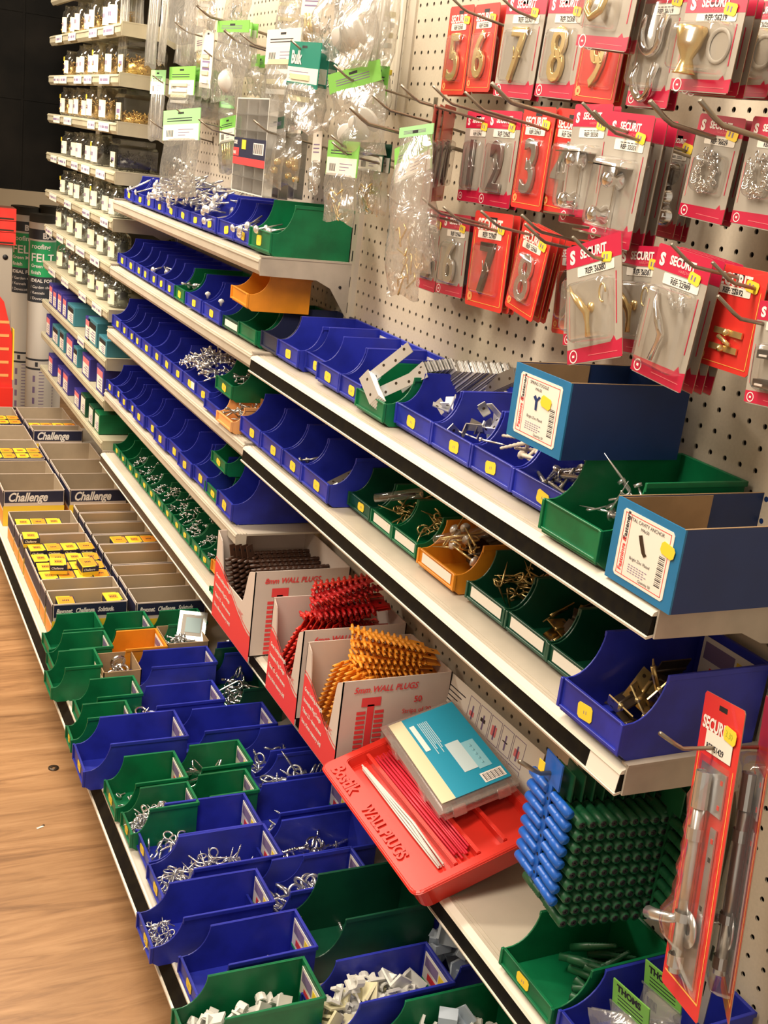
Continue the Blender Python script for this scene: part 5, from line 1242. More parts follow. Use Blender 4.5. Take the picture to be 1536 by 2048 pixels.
def product(o, kind, w, h):
    z = .004
    if kind.startswith('num'):
        _, d, m = kind.split(':'); M_ = {'b': BRASS, 's': SATIN, 'c': CHROME, 'd': DMET}[m]
        hh = h * .50; o2 = O('numeral', text_me(d, hh * 1.50, M_, depth=.0014, bold=.004, bevel=.0012, sx=.80, align='CENTER'), o, M=TR(w * .50, -h * .835, z), label={'b': 'brass numeral', 's': 'satin metal numeral', 'c': 'chrome numeral', 'd': 'dark numeral'}[m])
        for k in range(2):
            b = MB(); add_screw(b, Matrix.Identity(4), .016, .0011, STEEL if m != 'b' else BRASS); O('fixing_screw', b, o, M=TR(w * (.46 + .12 * k), -h * .55, .006, 1.9 + .3 * k))
        O('blister', blister_me(w, h, .14, .86, .32, .86, .009), o)
    elif kind == 'robe':        # two-arm robe hook
        b = MB(); b.tube([(w * .12, -h * .34, .004), (w * .24, -h * .42, .010), (w * .40, -h * .50, .013), (w * .50, -h * .60, .010), (w * .46, -h * .68, .006), (w * .50, -h * .80, .008)], [.0012, .0024, .0046, .0042, .0026, .0032], BRASS, 9)
        b.lathe([(0, .004), (.005, .003), (.006, 0)], BRASS, 14, T=Matrix.Translation((w * .46, -h * .55, 0)))
        O('robe_hook', b, o, label='brass robe hook')
        b = MB(); b.tube([(w * .74 + .0055 * math.cos(t), -h * .46 + .010 * math.sin(t), .006) for t in [k * .45 for k in range(12)]], .0011, BRASS, 7); O('ring', b, o)
        O('blister', blister_me(w, h, .18, .88, .32, .84, .017), o)
    elif kind == 'crobe':
        b = MB(); b.tube([(w * .22, -h * .33, .004), (w * .32, -h * .42, .010), (w * .48, -h * .53, .013), (w * .54, -h * .62, .010), (w * .46, -h * .70, .006), (w * .42, -h * .84, .008)], [.0015, .0025, .0045, .0040, .0026, .0030], CHROME, 9)
        O('robe_hook', b, o, label='chrome robe hook')
        b = MB()
        for k in range(7): b.tube([(w * (.45 + .05 * k), -h * (.30 + .035 * (k % 4)), .005), (w * (.52 + .05 * k), -h * (.36 + .03 * (k % 3)), .008)], .0022, CLRBX, 6)
        O('plastic_fixings', b, o, label='clear plastic fixings'); O('blister', blister_me(w, h, .14, .90, .28, .90, .017), o)
    elif kind == 'chain':
        b = MB()
        for k in range(44):
            t = k * .47; R = .010 + .0055 * ((k * .61) % 1) + (.004 if k > 22 else 0); c = (w * .5 + R * math.cos(t) * .85, -h * .52 + R * math.sin(t) * 1.15, .004 + .0035 * (k % 3))
            b.tube([(c[0] + .0028 * math.cos(a), c[1] + .0028 * math.sin(a), c[2] + .0012 * math.sin(a + t)) for a in [i * PI / 3 for i in range(6)]], .0009, CHROME, 5, closed=True)
        O('sink_chain', b, o, label='coiled chrome chain'); O('blister', blister_me(w, h, .22, .86, .36, .74, .013), o)
    elif kind == 'turn':
        b = MB(); b.box(w * .30, w * .80, -h * .66, -h * .60, .001, .003, BRASS); b.box(w * .26, w * .76, -h * .82, -h * .76, .001, .003, BRASS); b.lathe([(0, .009), (.0035, .007), (.0035, .001)], BRASS, 12, T=Matrix.Translation((w * .55, -h * .63, 0))); b.lathe([(0, .009), (.0035, .007), (.0035, .001)], BRASS, 12, T=Matrix.Translation((w * .50, -h * .79, 0)))
        b.tube([(w * .44, -h * .68, .006), (w * .66, -h * .74, .006)], .0022, BRASS, 8); O('turn_button', b, o, label='pair of brass turn buttons')
    elif kind in ('knobs', 'knobs2'):
        b = MB()
        for (cx, cy) in ((.42, .46), (.36, .80)) if kind == 'knobs' else ((.50, .50), (.30, .78)):
            b.lathe([(0, .024), (.007, .022), (.0095, .016), (.006, .009), (.0105, .003), (.0105, 0)], CHROME, 18, T=Matrix.Translation((w * cx, -h * cy, 0)))
        b.box(w * .05, w * .75, -h * .405, -h * .395, 0, .022, CHROME); b.box(w * .0, w * .72, -h * .93, -h * .915, 0, .024, CHROME); b.box(w * .48, w * .50, -h * .9, -h * .42, .004, .006, CHROME)
        O('door_knobs', b, o, label='chrome knobs and bracket'); O('blister', blister_me(w, h, .08, .86, .33, .88, .022), o)
    elif kind == 'uhook':
        b = MB()
        for (cy, R) in ((.22, .017), (.60, .016)):
            pts = [(w * .45 + R * math.cos(a), -h * cy - R * 1.5 + R * 1.3 * math.sin(a), .010 + .004 * math.sin(a)) for a in [PI + i * PI / 8 for i in range(9)]]
            pts = [(pts[0][0], pts[0][1] + R, .006)] + pts + [(pts[-1][0], pts[-1][1] + R, .006)]
            b.tube(pts, [.0028] + [.0044] * 9 + [.0052], CHROME, 9)
        O('wardrobe_hook', b, o, label='pair of chrome U hooks'); O('blister', blister_me(w, h, .1, .9, .14, .86, .018), o)
    elif kind == 'bcup':
        b = MB(); b.lathe([(0, .0), (.014, .0), (.0155, .004), (.012, .018), (.006, .030), (.010, .042), (.012, .044), (0, .044)], BRASS, 20, T=Matrix.Translation((w * .36, -h * .34, .012)) @ Matrix.Rotation(PI / 2, 4, 'X'))
        O('brass_cup', b, o, label='flared brass socket'); O('blister', blister_me(w, h, .12, .9, .28, .82, .026), o)
        b = MB(); b.lathe([(.013, .001), (.016, .003), (.017, .001)], GREYC, 20, T=Matrix.Translation((w * .70, -h * .52, 0))); O('backing_ring', b, o)
    elif kind == 'gknob':
        b = MB(); b.tube([(w * .25 + .0, -h * .50, .008), (w * .26, -h * .62, .012), (w * .38, -h * .70, .013), (w * .52, -h * .62, .012), (w * .52, -h * .48, .008)], .0042, BRASS, 10); b.tube([(w * .3, -h * .5, .006), (w * .48, -h * .52, .006)], .003, BRASS, 8)
        O('brass_handle', b, o, label='curved brass handle'); O('blister', blister_me(w, h, .1, .75, .3, .80, .018), o)
    elif kind == 'black':
        b = MB()
        for cy in (.46, .74): b.box(w * .28, w * 1.0, -h * (cy + .08), -h * cy, .001, .010, BLK); b.box(w * .34, w * .5, -h * (cy + .06), -h * (cy + .04), .010, .011, WHITEP)
        O('black_catch', b, o, label='two black magnetic catches'); O('blister', blister_me(w, h, .2, .98, .38, .86, .013), o)
    elif kind == 'rings':
        b = MB()
        for (cx, cy) in ((.50, .40), (.42, .62), (.55, .80)): b.lathe([(0, .016), (.008, .014), (.011, .006), (.013, 0)], DMET if cy < .5 else CHROME, 16, T=Matrix.Translation((w * cx, -h * cy, 0)))
        O('chrome_sockets', b, o, label='dark and chrome round sockets'); O('blister', blister_me(w, h, .1, .9, .3, .86, .018), o)
def pack(TL, TRp, BL, x, kind, prod, ref, label, stack=2, step=.010, group=None, sticker=True, wd=None, full=True, ht=None, stacklab=None):
    A = at(*TL, x=x); B = at(*TRp, x=x); Cc = at(*BL, x=x)
    w = wd or (A - B).length; h = ht or abs((A - Cc).length)
    dirv = (B - A); dirv.x = 0
    down = (Cc - A)
    up = -down; up.x = 0; up.y *= .8
    for k in range(stack, -1, -1):
        M = frame(A + Vector((k * step + (.003 if k else 0), .002 * k, -.001 * k)), dirv, up)
        if k:
            o = O('hanging_pack', card_me(w, h, kind), M=M, label=(stacklab or 'mostly hidden duplicate behind the ' + ' '.join(label.split()[:10]).rstrip(',')), cat='pack', group='behind ' + ref)
            if k == 1 and prod != 'turn': O('blister', blister_me(w, h, .14, .86, .34, .84, .009), o)
        else:
            o = O('hanging_pack', card_me(w, h, kind), M=M, label=label, cat='pack')
            logo(o, w, h, kind, full)
            l = MB(); lw = w * (.66 if kind == 'grey' else .62)
            if kind == 'grey': lx, ly = w * .22, -h * .275
            else: lx, ly = w * .15, -h * .275
            l.prism([(.001, 0), (lw - .001, 0), (lw, .001), (lw, h * .075), (lw - .001, h * .08), (.001, h * .08), (0, h * .075), (0, .001)], 0, .0003, 2, WSTICK)
            lo = O('name_label', l, o, M=TR(lx, ly, .0003), label='white reference label')
            O('lettering', text_me('REF: ' + ref, .0068 * w / .08, INK, bold=.02, align='CENTER', sx=.95), lo, M=TR(lw / 2, h * .012, .0006))
            sm = MB()
            for k_ in range(5): sm.quad(lw * (.2 + .12 * k_), lw * (.29 + .12 * k_), h * .056, h * .062, .0005, INK)
            O('small_print', sm, lo)
            if sticker:
                s = MB(); s.prism([(0, .002), (.002, 0), (.016, 0), (.018, .002), (.018, .009), (.016, .011), (.002, .011), (0, .009)], 0, .0004, 2, YSTICK); s.box(.004, .006, .003, .008, .0004, .0006, PURPLE); s.box(.009, .011, .003, .008, .0004, .0006, PURPLE)
                O('price_sticker', s, o, M=TR(w * .66, -h * .20, .001, -.15), label='yellow price sticker')
            product(o, prod, w, h)
    return w, h
pack((902, 14), (950, 8), (889, 188), -.05, 'red', 'num:5:b', 'S2305', 'red card with brass numeral five, leftmost of the top row', 1)
pack((952, 10), (1002, 4), (938, 188), -.05, 'red', 'num:6:b', 'S2306', 'red card with brass numeral six in the top row', 1, ht=.122)
pack((1018, -10), (1098, -12), (1004, 190), -.06, 'grey', 'num:7:b', 'S2307', 'grey and crimson card with brass numeral seven in the top row', 1)
pack((1103, -12), (1182, -14), (1078, 192), -.06, 'grey', 'num:8:b', 'S2308', 'grey and crimson card with brass numeral eight in the top row', 2)
pack((1180, 0), (1268, 0), (1155, 200), -.06, 'red', 'num:9:b', 'S2309', 'red card with brass numeral nine, partly behind the brass handle pack', 1)
pack((1190, -100), (1296, -100), (1166, 92), -.13, 'grey', 'gknob', 'S2401', 'grey and crimson card with curved brass handle at the top picture edge', 1, full=False)
pack((1298, -40), (1385, -46), (1283, 208), -.10, 'grey', 'uhook', 'S6119', 'tall grey and crimson card with two chrome U hooks', 1)
pack((1378, -10), (1500, -14), (1362, 178), -.15, 'grey', 'bcup', 'S6219', 'wide grey and crimson card with flared brass socket near the top right', 2)
pack((1490, 5), (1575, 0), (1478, 190), -.08, 'grey', 'bcup', 'S6220', 'grey and crimson card cut by the right picture edge, top row', 1)
# middle row
for k, (px, x) in enumerate(((870, -.15), (881, -.125), (891, -.10))):
    A = at(px, 208, x=x); w_, h_ = .085, .140
    M = frame(A, (.55, .83, 0), (.03, 0, 1)) if k < 2 else frame(A, (.64, .77, 0), (.03, 0, 1))
    o = O('hanging_pack', card_me(w_, h_, 'red'), M=M, label=['pack seen almost edge-on, nearest of the three left of numeral one', 'pack seen almost edge-on, middle of the three left of numeral one', 'half-turned red pack with a dark number, just left of numeral one'][k], cat='pack')
    O('blister', blister_me(w_, h_, .14, .86, .34, .84, .012), o); O('numeral', text_me('0', .09, DMET, depth=.0016, bold=.004, bevel=.0008, sx=.88, align='CENTER'), o, M=TR(w_ * .5, -h_ * .81, .004))
pack((936, 222), (984, 222), (926, 400), -.06, 'grey', 'num:1:s', 'S2961', 'grey and crimson card with satin numeral one', 1, ht=.130)
pack((980, 220), (1046, 223), (957, 408), -.065, 'grey', 'num:2:s', 'S2962', 'grey and crimson card with satin numeral two', 1)
pack((1050, 212), (1114, 215), (1023, 413), -.07, 'red', 'num:3:s', 'S2963', 'red card with satin numeral three', 1)
pack((1116, 215), (1182, 222), (1092, 420), -.065, 'red', 'num:4:s', 'S2964', 'red card with satin numeral four, half hidden by chrome knob packs', 1)
pack((1152, 208), (1228, 208), (1126, 445), -.115, 'grey', 'knobs', 'S5550', 'grey and crimson card with chrome knobs, left one of two', 1)
pack((1224, 222), (1312, 232), (1209, 482), -.135, 'grey', 'knobs2', 'S5551', 'grey and crimson card with chrome knobs, right one of two', 2, .016)
pack((1338, 255), (1392, 262), (1310, 470), -.05, 'grey', 'rings', 'S5552', 'shaded grey card with dark fittings behind the chrome knob packs', 2)
pack((1402, 226), (1494, 238), (1368, 432), -.10, 'grey', 'chain', 'S6629', 'grey and crimson card with a coiled chrome chain', 1)
pack((1508, 232), (1600, 240), (1478, 448), -.10, 'grey', 'chain', 'S6630', 'second coiled chain card, cut by the right picture edge', 1)
# lower row
pack((852, 415), (892, 424), (832, 570), -.05, 'grey', 'num:5:s', 'S2965', 'narrow visible grey card with numeral five behind the clear bags', 1, ht=.128, wd=.066)
pack((888, 425), (942, 432), (872, 585), -.055, 'grey', 'num:6:c', 'S2966', 'grey and crimson card with chrome numeral six', 2)
pack((952, 420), (1028, 430), (923, 605), -.08, 'red', 'num:7:d', 'S2967', 'red card with dark numeral seven in the lower row', 2)
pack((1048, 440), (1106, 470), (1012, 612), -.10, 'red', 'num:8:c', 'S2968', 'red card with chrome numeral eight hanging slanted', 2)
pack((1122, 478), (1180, 480), (1092, 662), -.05, 'red', 'num:9:c', 'S2969', 'red card with chrome numeral nine mostly hidden by the brass robe hook pack', 1)
pack((1140, 500), (1215, 496), (1118, 690), -.10, 'grey', 'rings', 'S5560', 'grey and crimson card with round sockets behind the brass robe hook', 1)
pack((1133, 497), (1243, 462), (1162, 722), -.165, 'grey', 'robe', 'S6580', 'grey and crimson card with a brass robe hook, tilted, front of its hook', 0)
pack((1240, 490), (1290, 492), (1222, 700), -.12, 'grey', 'robe', 'S6581', 'second brass robe hook card, just behind the tilted one', 2, wd=.085)
pack((1320, 485), (1428, 520), (1275, 745), -.15, 'grey', 'crobe', 'S2989', 'grey and crimson card with a chrome robe hook and clear fixings', 3, .014)
pack((1427, 522), (1540, 546), (1390, 722), -.12, 'red', 'turn', 'S2692', 'red card with brass turn buttons', 5, .012)
pack((1520, 600), (1620, 612), (1474, 800), -.15, 'grey', 'black', 'S5429', 'grey and crimson card with black catches at the right picture edge', 2)
pack((1535, 1860), (1600, 1860), (1515, 2000), -.03, 'grey', 'rings', 'S1430', 'crimson-footed card low at the right picture edge', 0, ht=.13, sticker=False)
# long bolt packs
A = at(1412, 1380, x=-.15); B = at(1536, 1447, x=-.19); Cc = at(1302, 1905, x=-.175)
wB, hB = .088, .300
MBo = frame(A, (B - A), (A - Cc))
for k in (1, 0):
    o = O('hanging_pack', card_me(wB, hB, 'red'), M=MBo if k == 0 else Matrix.Translation((.050, -.030, .005)) @ MBo @ Matrix.Rotation(-.35, 4, 'Y'), label=['long red card with a galvanised door bolt, front one at bottom right', 'second long red door bolt card, just behind the front one', 'third long door bolt card, closest to the pegboard'][k], cat='pack')
    b = MB(); w, h = wB, hB; G = mat('galvanised steel', (.62, .63, .64), .28, .9)
    b.box(w * .22, w * .84, -h * .36, -h * .22, .0005, .002, G); b.box(w * .22, w * .34, -h * .92, -h * .36, .0005, .002, G); b.box(w * .66, w * .80, -h * .92, -h * .40, .0005, .002, G); b.box(w * .3, w * .7, -h * .92, -h * .72, .0005, .0018, G)
    b.tube([(w * .50, -h * .24, .009), (w * .50, -h * .90, .009)], .0062, G, 14)
    for y0, y1 in ((.235, .355), (.42, .46), (.70, .73), (.84, .88)):
        pts = [(w * .50 + .0085 * math.cos(a), .009 + .0085 * math.sin(a)) for a in [-.5 + i * (PI + 1.0) / 10 for i in range(11)]]
        for i in range(10): b.add([(pts[i][0], -h * y0, pts[i][1]), (pts[i + 1][0], -h * y0, pts[i + 1][1]), (pts[i + 1][0], -h * y1, pts[i + 1][1]), (pts[i][0], -h * y1, pts[i][1])], [(0, 1, 2, 3)], G, True)
    for (cx, cy) in ((.28, .25), (.76, .25), (.28, .33), (.76, .33), (.74, .44), (.74, .50), (.72, .66)): b.box(w * cx - .0022, w * cx + .0022, -h * cy - .0022, -h * cy + .0022, .0019, .0024, REDC if cy < .5 else BLK)
    b.tube([(w * .50, -h * .72, .010), (w * .44, -h * .73, .020), (w * .20, -h * .75, .026), (w * .06, -h * .76, .027)], [.004, .005, .0060, .0066], G, 10)
    b.lathe([(.006, 0), (.017, .001), (.018, .003), (.006, .003)], G, 20, T=Matrix.Translation((w * .60, -h * .745, .004)))
    O('door_bolt', b, o, label='galvanised sliding bolt with lever')
    if k == 0:
        O('lettering', text_me('SECURIT', .0170, WHITEP, bold=.035, sx=.90), o, M=TR(w * .06, -h * .115, .0006))
        l = MB(); l.box(0, w * .66, 0, h * .068, 0, .0003, WSTICK); lo = O('name_label', l, o, M=TR(w * .20, -h * .185, .0009), label='white reference label')
        O('lettering', text_me('REF: S1429', .0085, INK, bold=.02), lo, M=TR(.004, .003, .0006))
        s = MB(); s.prism([(0, .003), (.003, 0), (.023, 0), (.026, .003), (.026, .011), (.023, .014), (.003, .014), (0, .011)], 0, .0005, 2, YSTICK); ps = O('price_sticker', s, o, M=TR(w * .62, -h * .115, .0015, -.10), label='yellow price sticker reading 3.30')
        O('lettering', text_me('3.30', .009, mat('faint green print', (.45, .55, .05), .5)), ps, M=TR(.004, .004, .0008))
        # crinkled clear blister
        n1, n2 = 6, 22; vs = []; rb = random.Random(2)
        for j in range(n2 + 1):
            for i in range(n1 + 1):
                u, v = i / n1, j / n2; e = math.sin(PI * u) ** .6 * min(1, 6 * v, 6 * (1 - v))
                vs.append((w * (.12 + .76 * u) + rb.uniform(-.002, .002), -h * (.20 + .74 * v), .001 + e * (.017 + .012 * (abs(v - .72) < .08)) + e * rb.uniform(-.003, .003)))
        bb = MB(); bb.add(vs, [(j * (n1 + 1) + i, j * (n1 + 1) + i + 1, (j + 1) * (n1 + 1) + i + 1, (j + 1) * (n1 + 1) + i) for j in range(n2) for i in range(n1)], BLIS, True); O('blister', bb, o)
    else:
        O('blister', blister_me(wB, hB, .12, .88, .18, .94, .020), o)
b = MB(); O('peg_hook', hook_me(.24, .0022), M=Matrix.Translation((0, A.y - .045, A.z - .022)), label='wire hook holding the long red door bolt cards', cat='hook')

# hooks of the right-hand board
HK = [(802, 170, .20, 'leftmost hook tip above the clear bags and numeral one'), (866, 172, .20, 'thin hook above numeral one'), (930, 184, .20, 'thin hook above the numeral two card'), (983, 166, .20, 'thick double hook above the numeral three card'),
      (1165, 206, .20, 'hook holding the left chrome knob card'), (1188, 222, .20, 'hook holding the right chrome knob card'), (1300, 202, .19, 'long hook left of the coiled chain card'), (1400, 200, .20, 'thick hook above the coiled chain card'),
      (845, 396, .19, 'hook at the right edge of the clear bags'), (887, 414, .17, 'hook holding the chrome numeral six card'), (962, 422, .18, 'hook holding the dark numeral seven card'), (1043, 430, .18, 'hook holding the slanted numeral eight card'), (1050, 448, .20, 'hook below the satin numeral four card'),
      (1145, 474, .21, 'hook holding the tilted brass robe hook card'), (1343, 488, .21, 'hook holding the chrome robe hook card'), (1425, 525, .18, 'hook holding the brass turn button card'), (1436, 592, .21, 'hook in front of the turn button card'), (900, -8, .14, 'hook above the brass numeral five card'), (1000, -8, .12, 'hook above the brass numeral six card')]
for (px, py, L, lb) in HK: peg_hook(px, py, L, lb, r=.0028 if 'thick' in lb or 'long' in lb else .0019)

# ------------------------------------------------------------------ clear bags and header packs on the left-hand board
def bag_me(w, h, seed, puff=.014, top=0.0):
    def mk():
        rr = random.Random(seed); n1, n2 = 7, 11; b = MB()
        ph = [rr.uniform(0, 6) for _ in range(6)]
        for s in (1, -1):
            vs = []
            for j in range(n2 + 1):
                for i in range(n1 + 1):
                    u, v = i / n1, j / n2
                    e = (math.sin(PI * u) ** .7) * (math.sin(PI * min(1, .08 + v * .92) ** 1.3) ** .6 if 0 < v < 1 else 0)
                    wob = .35 * math.sin(5 * u + 3 * v + ph[0]) + .3 * math.sin(11 * v - 4 * u + ph[1]) + .25 * math.sin(9 * u * v + ph[2])
                    x = w * u + (w * .05 * math.sin(5 * v + ph[3]) * (1 if i in (0, n1) else .5)); y = -top - (h - top) * v + (.004 * math.sin(7 * u + ph[4]) if j == n2 else 0)
                    vs.append((x, y, s * puff * e * (1 + wob)))
            b.add(vs, [(j * (n1 + 1) + i, j * (n1 + 1) + i + 1, (j + 1) * (n1 + 1) + i + 1, (j + 1) * (n1 + 1) + i) for j in range(n2) for i in range(n1)], BAG, True)
        b.box(0, w, -top - .0015, -top + .001, -.0006, .0006, BAG)
        return b.mesh('clear_bag')
    return cached(('bag', round(w, 2), round(h, 2), seed, round(puff, 3), round(top, 2)), mk)
def header_me(w, hh, m, style):
    def mk():
        b = MB(); b.box(0, w, -hh, 0, -.0008, .0008, m)
        b.box(w * .42, w * .58, -.010, -.006, .0008, .0010, BLK)
        if style == 'label':
            b.box(w * .02, w * .98, -hh, -hh * .48, .0008, .0012, WSTICK)
            for k in range(6): b.box(w * .12 + k * w * .035, w * .12 + k * w * .035 + w * .018, -hh * .88, -hh * .66, .0012, .0014, INK)
            for k in range(3): b.box(w * .45, w * (.85 - .1 * k), -hh * (.66 + .09 * k), -hh * (.64 + .09 * k), .0012, .0014, PURPLE)
            for k in range(2): b.box(w * .12, w * .8, -hh * (.30 + .08 * k), -hh * (.27 + .08 * k), .0008, .0010, INK)
        elif style == 'plain':
            for k in range(3): b.box(w * .15, w * .8, -hh * (.45 + .12 * k), -hh * (.41 + .12 * k), .0008, .0010, PURPLE)
        return b.mesh('header_card')
    return cached(('hdr', round(w, 3), round(hh, 3), m.name, style), mk)
def contents(o, kind, w, h, seed=1):
    rr = random.Random(seed); b = MB()
    if kind == 'nuts':
        for k in range(26):
            T = Matrix.Translation((w * rr.uniform(.25, .85), -h * (1 - .38 * rr.random() ** 1.2) + .006, rr.uniform(-.006, .008))) @ Euler((rr.uniform(-1, 1), rr.uniform(-1, 1), 0)).to_matrix().to_4x4()
            b.tube([(0, 0, -.0022), (0, 0, .0022)], .0062, ALU, 6, T=T); b.tube([(0, 0, .00225), (0, 0, .0024)], .003, DMET, 8, T=T)
        O('nuts', b, o, label='bright hexagonal nuts')
    elif kind == 'brasshooks':
        for k in range(9):
            T = Matrix.Translation((w * rr.uniform(.25, .7), -h * rr.uniform(.62, .92), rr.uniform(-.004, .006))) @ Euler((0, 0, rr.uniform(0, 6))).to_matrix().to_4x4()
            b.tube([(-.018, .0, 0), (.010, 0, 0), (.010, .010, 0)], .0013, BRASS, 6, T=T)
        O('brass_hooks', b, o, label='brass square hooks')
    elif kind == 'brass':
        for k in range(9):
            T = Matrix.Translation((w * rr.uniform(.2, .8), -h * rr.uniform(.6, .93), rr.uniform(-.006, .006))) @ Euler((rr.uniform(-1, 1), rr.uniform(-1, 1), 0)).to_matrix().to_4x4()
            b.lathe([(0, .006), (.004, .005), (.008, 0), (.006, -.004), (.003, -.008), (0, -.008)], BRASS, 10, T=T)
        O('brass_knobs', b, o, label='small brass knobs')
    elif kind == 'steel':
        for k in range(8):
            T = Matrix.Translation((w * rr.uniform(.25, .75), -h * rr.uniform(.55, .92), rr.uniform(-.004, .004))) @ Euler((0, 0, rr.uniform(0, 6))).to_matrix().to_4x4()
            b.tube([(-.016, 0, 0), (.016, 0, 0)], .0018, CHROME, 6, T=T); b.box(-.007, .007, -.004, .004, -.001, .001, ALU, T=T)
        O('steel_fittings', b, o, label='small steel fittings')
    elif kind == 'discs':
        for k in range(3):
            T = Matrix.Translation((w * (.30 + .22 * k), -h * (.72 - .06 * k), .002 * k)) @ Euler((.5, .5 - .3 * k, 0)).to_matrix().to_4x4()
            b.lathe([(0, .003), (.020, .002), (.022, 0), (.020, -.003), (0, -.003)], WPL, 22, T=T)
        O('white_discs', b, o, label='round white plastic discs')
    elif kind == 'dome':
        b.lathe([(.0, .022), (.012, .019), (.022, .010), (.026, 0), (.0255, -.002), (0, -.002)], WPL, 24, T=Matrix.Translation((w * .52, -h * .72, .002)))
        O('white_dome', b, o, label='round white plastic dome')
    elif kind == 'rods':
        for k in range(5): b.tube([(w * (.15 + .16 * k), -h * .12, 0), (w * (.18 + .15 * k), -h * .95, 0)], .0022, CLRBX if k % 2 else WPL, 6)
        O('clear_rods', b, o, label='thin pale rods')
    elif kind == 'white':
        for k in range(4): b.box(w * .15, w * .75, -h * (.42 + .12 * k), -h * (.36 + .12 * k), -.003, .004, WPL if k % 2 else CRPL)
        O('white_fittings', b, o, label='white plastic fittings')
    elif kind == 'yellow':
        for k in range(7): b.tube([(w * (.2 + .08 * k), -h * .48, .002 * (k % 2)), (w * (.3 + .07 * k), -h * .88, 0)], .0020, BRASS, 6)
        O('brass_rods', b, o, label='short brass rods')
def bag(TL, TRp, BL, x, label, hdr=None, hh=.34, style='label', cont=None, puff=.012, n=1, step=.012, group=None, text=None, seed=None, lean=.0):
    A = at(*TL, x=x); B = at(*TRp, x=x); Cc = at(*BL, x=x)
    w = max(.02, (A - B).length); h = (A - Cc).length
    d = B - A; d.x = lean * w; up = A - Cc; up.x = 0; up.y *= .7
    seed = seed if seed is not None else int(TL[0] + TL[1]) % 17
    for k in range(n - 1, -1, -1):
        M = frame(A + Vector((k * step, -.003 * k, -.001 * k)), d, up)
        lab = label if k == 0 else 'partly hidden duplicate behind the ' + ' '.join(label.split()[:9]).rstrip(',')
        H = hh * h if hdr else 0
        if hdr:
            o = O('header_pack', header_me(w, H, hdr, style), M=M, label=lab, cat='pack', group=None if k == 0 else 'behind ' + label[:40])
            O('clear_bag', bag_me(w, h, seed, puff, H * .9), o, label='clear plastic bag')
        else:
            o = O('clear_bag', bag_me(w, h, seed, puff), M=M, label=lab, cat='bag', group=None if k == 0 else 'behind ' + label[:40])
        if cont: contents(o, cont, w, h, seed + k)
        if text and k == 0:
            for (s, sz, tx, ty, mm) in text: O('lettering', text_me(s, sz, mm, bold=.03), o, M=TR(w * tx, -H * ty, .0014))
    return o
# upper left sleeves
for (x0, x1, y1, xx, lab) in ((243, 262, 112, -.16, 'thin clear sleeve in front of the highest jar shelf, leftmost'), (262, 292, 60, -.12, 'clear sleeve cut by the top frame beside the leftmost sleeve'), (300, 324, 126, -.16, 'long clear sleeve with rounded end, second from left at the top'),
                              (326, 342, 122, -.12, 'narrow clear sleeve right of the long rounded one'), (372, 392, 110, -.09, 'clear sleeve of rods left of the silver packet'), (420, 434, 60, -.10, 'clear sleeve behind the long diagonal hook')):
    bag((x0, -30), (x1, -30), (x0 + 2, y1), xx, lab, cont='rods', puff=.006)
bag((342, -40), (398, -40), (352, 62), -.15, 'clear bag of silver bits at the top edge, left part', cont='steel', puff=.012)
bag((400, -40), (436, -40), (402, 52), -.14, 'small clear bag at the top edge with white pieces', cont='white')
bag((455, -40), (505, -40), (462, 40), -.12, 'clear bag with steel fitting under the top edge', cont='steel')
bag((352, 52), (392, 50), (350, 128), -.05, 'dim row of clear bags behind the green-headed packs', cont='rods', n=4, step=.010)
bag((392, 68), (416, 62), (388, 148), -.10, 'small pack with white label and brass rods', WSTICK, .45, 'plain', 'yellow')
bag((407, 60), (430, 60), (405, 192), -.13, 'tall narrow white-carded pack beside the brass rods', WSTICK, .85, 'plain', 'white', puff=.006)
bag((436, 42), (500, 40), (430, 202), -.15, 'clear bag with a round white dome, upper middle', LGREEN, .14, 'plain', 'dome', puff=.018)
bag((448, 42), (505, 45), (462, 120), -.12, 'white and green headed pack behind the white dome bag', LGREEN, .25, 'label', 'white', n=2)
bag((303, 140), (332, 140), (300, 278), -.13, 'narrow green-headed pack at the left end of the bag display', MGREEN, .34, 'label', 'rods', puff=.006)
bag((340, 134), (392, 132), (330, 222), -.12, 'stack of bright green headed packs, front one', LGREEN, .60, 'label', 'white', n=5, step=.016)
bag((328, 222), (402, 215), (338, 372), -.18, 'green-headed bag of shiny nuts hanging low above the blue bins', MGREEN, .36, 'label', 'nuts', puff=.014)
bag((441, 238), (472, 230), (440, 345), -.08, 'small green-headed pack with brass and white bits', LGREEN, .45, 'label', 'yellow', n=2)
bag((440, 190), (470, 192), (436, 240), -.06, 'faded green pack end above the small brass pack', MGREEN, .5, 'plain', None)
bag((504, 110), (520, 108), (502, 190), -.05, 'narrow green pack end right of the white dome', LGREEN, .3, 'plain', None, n=2)
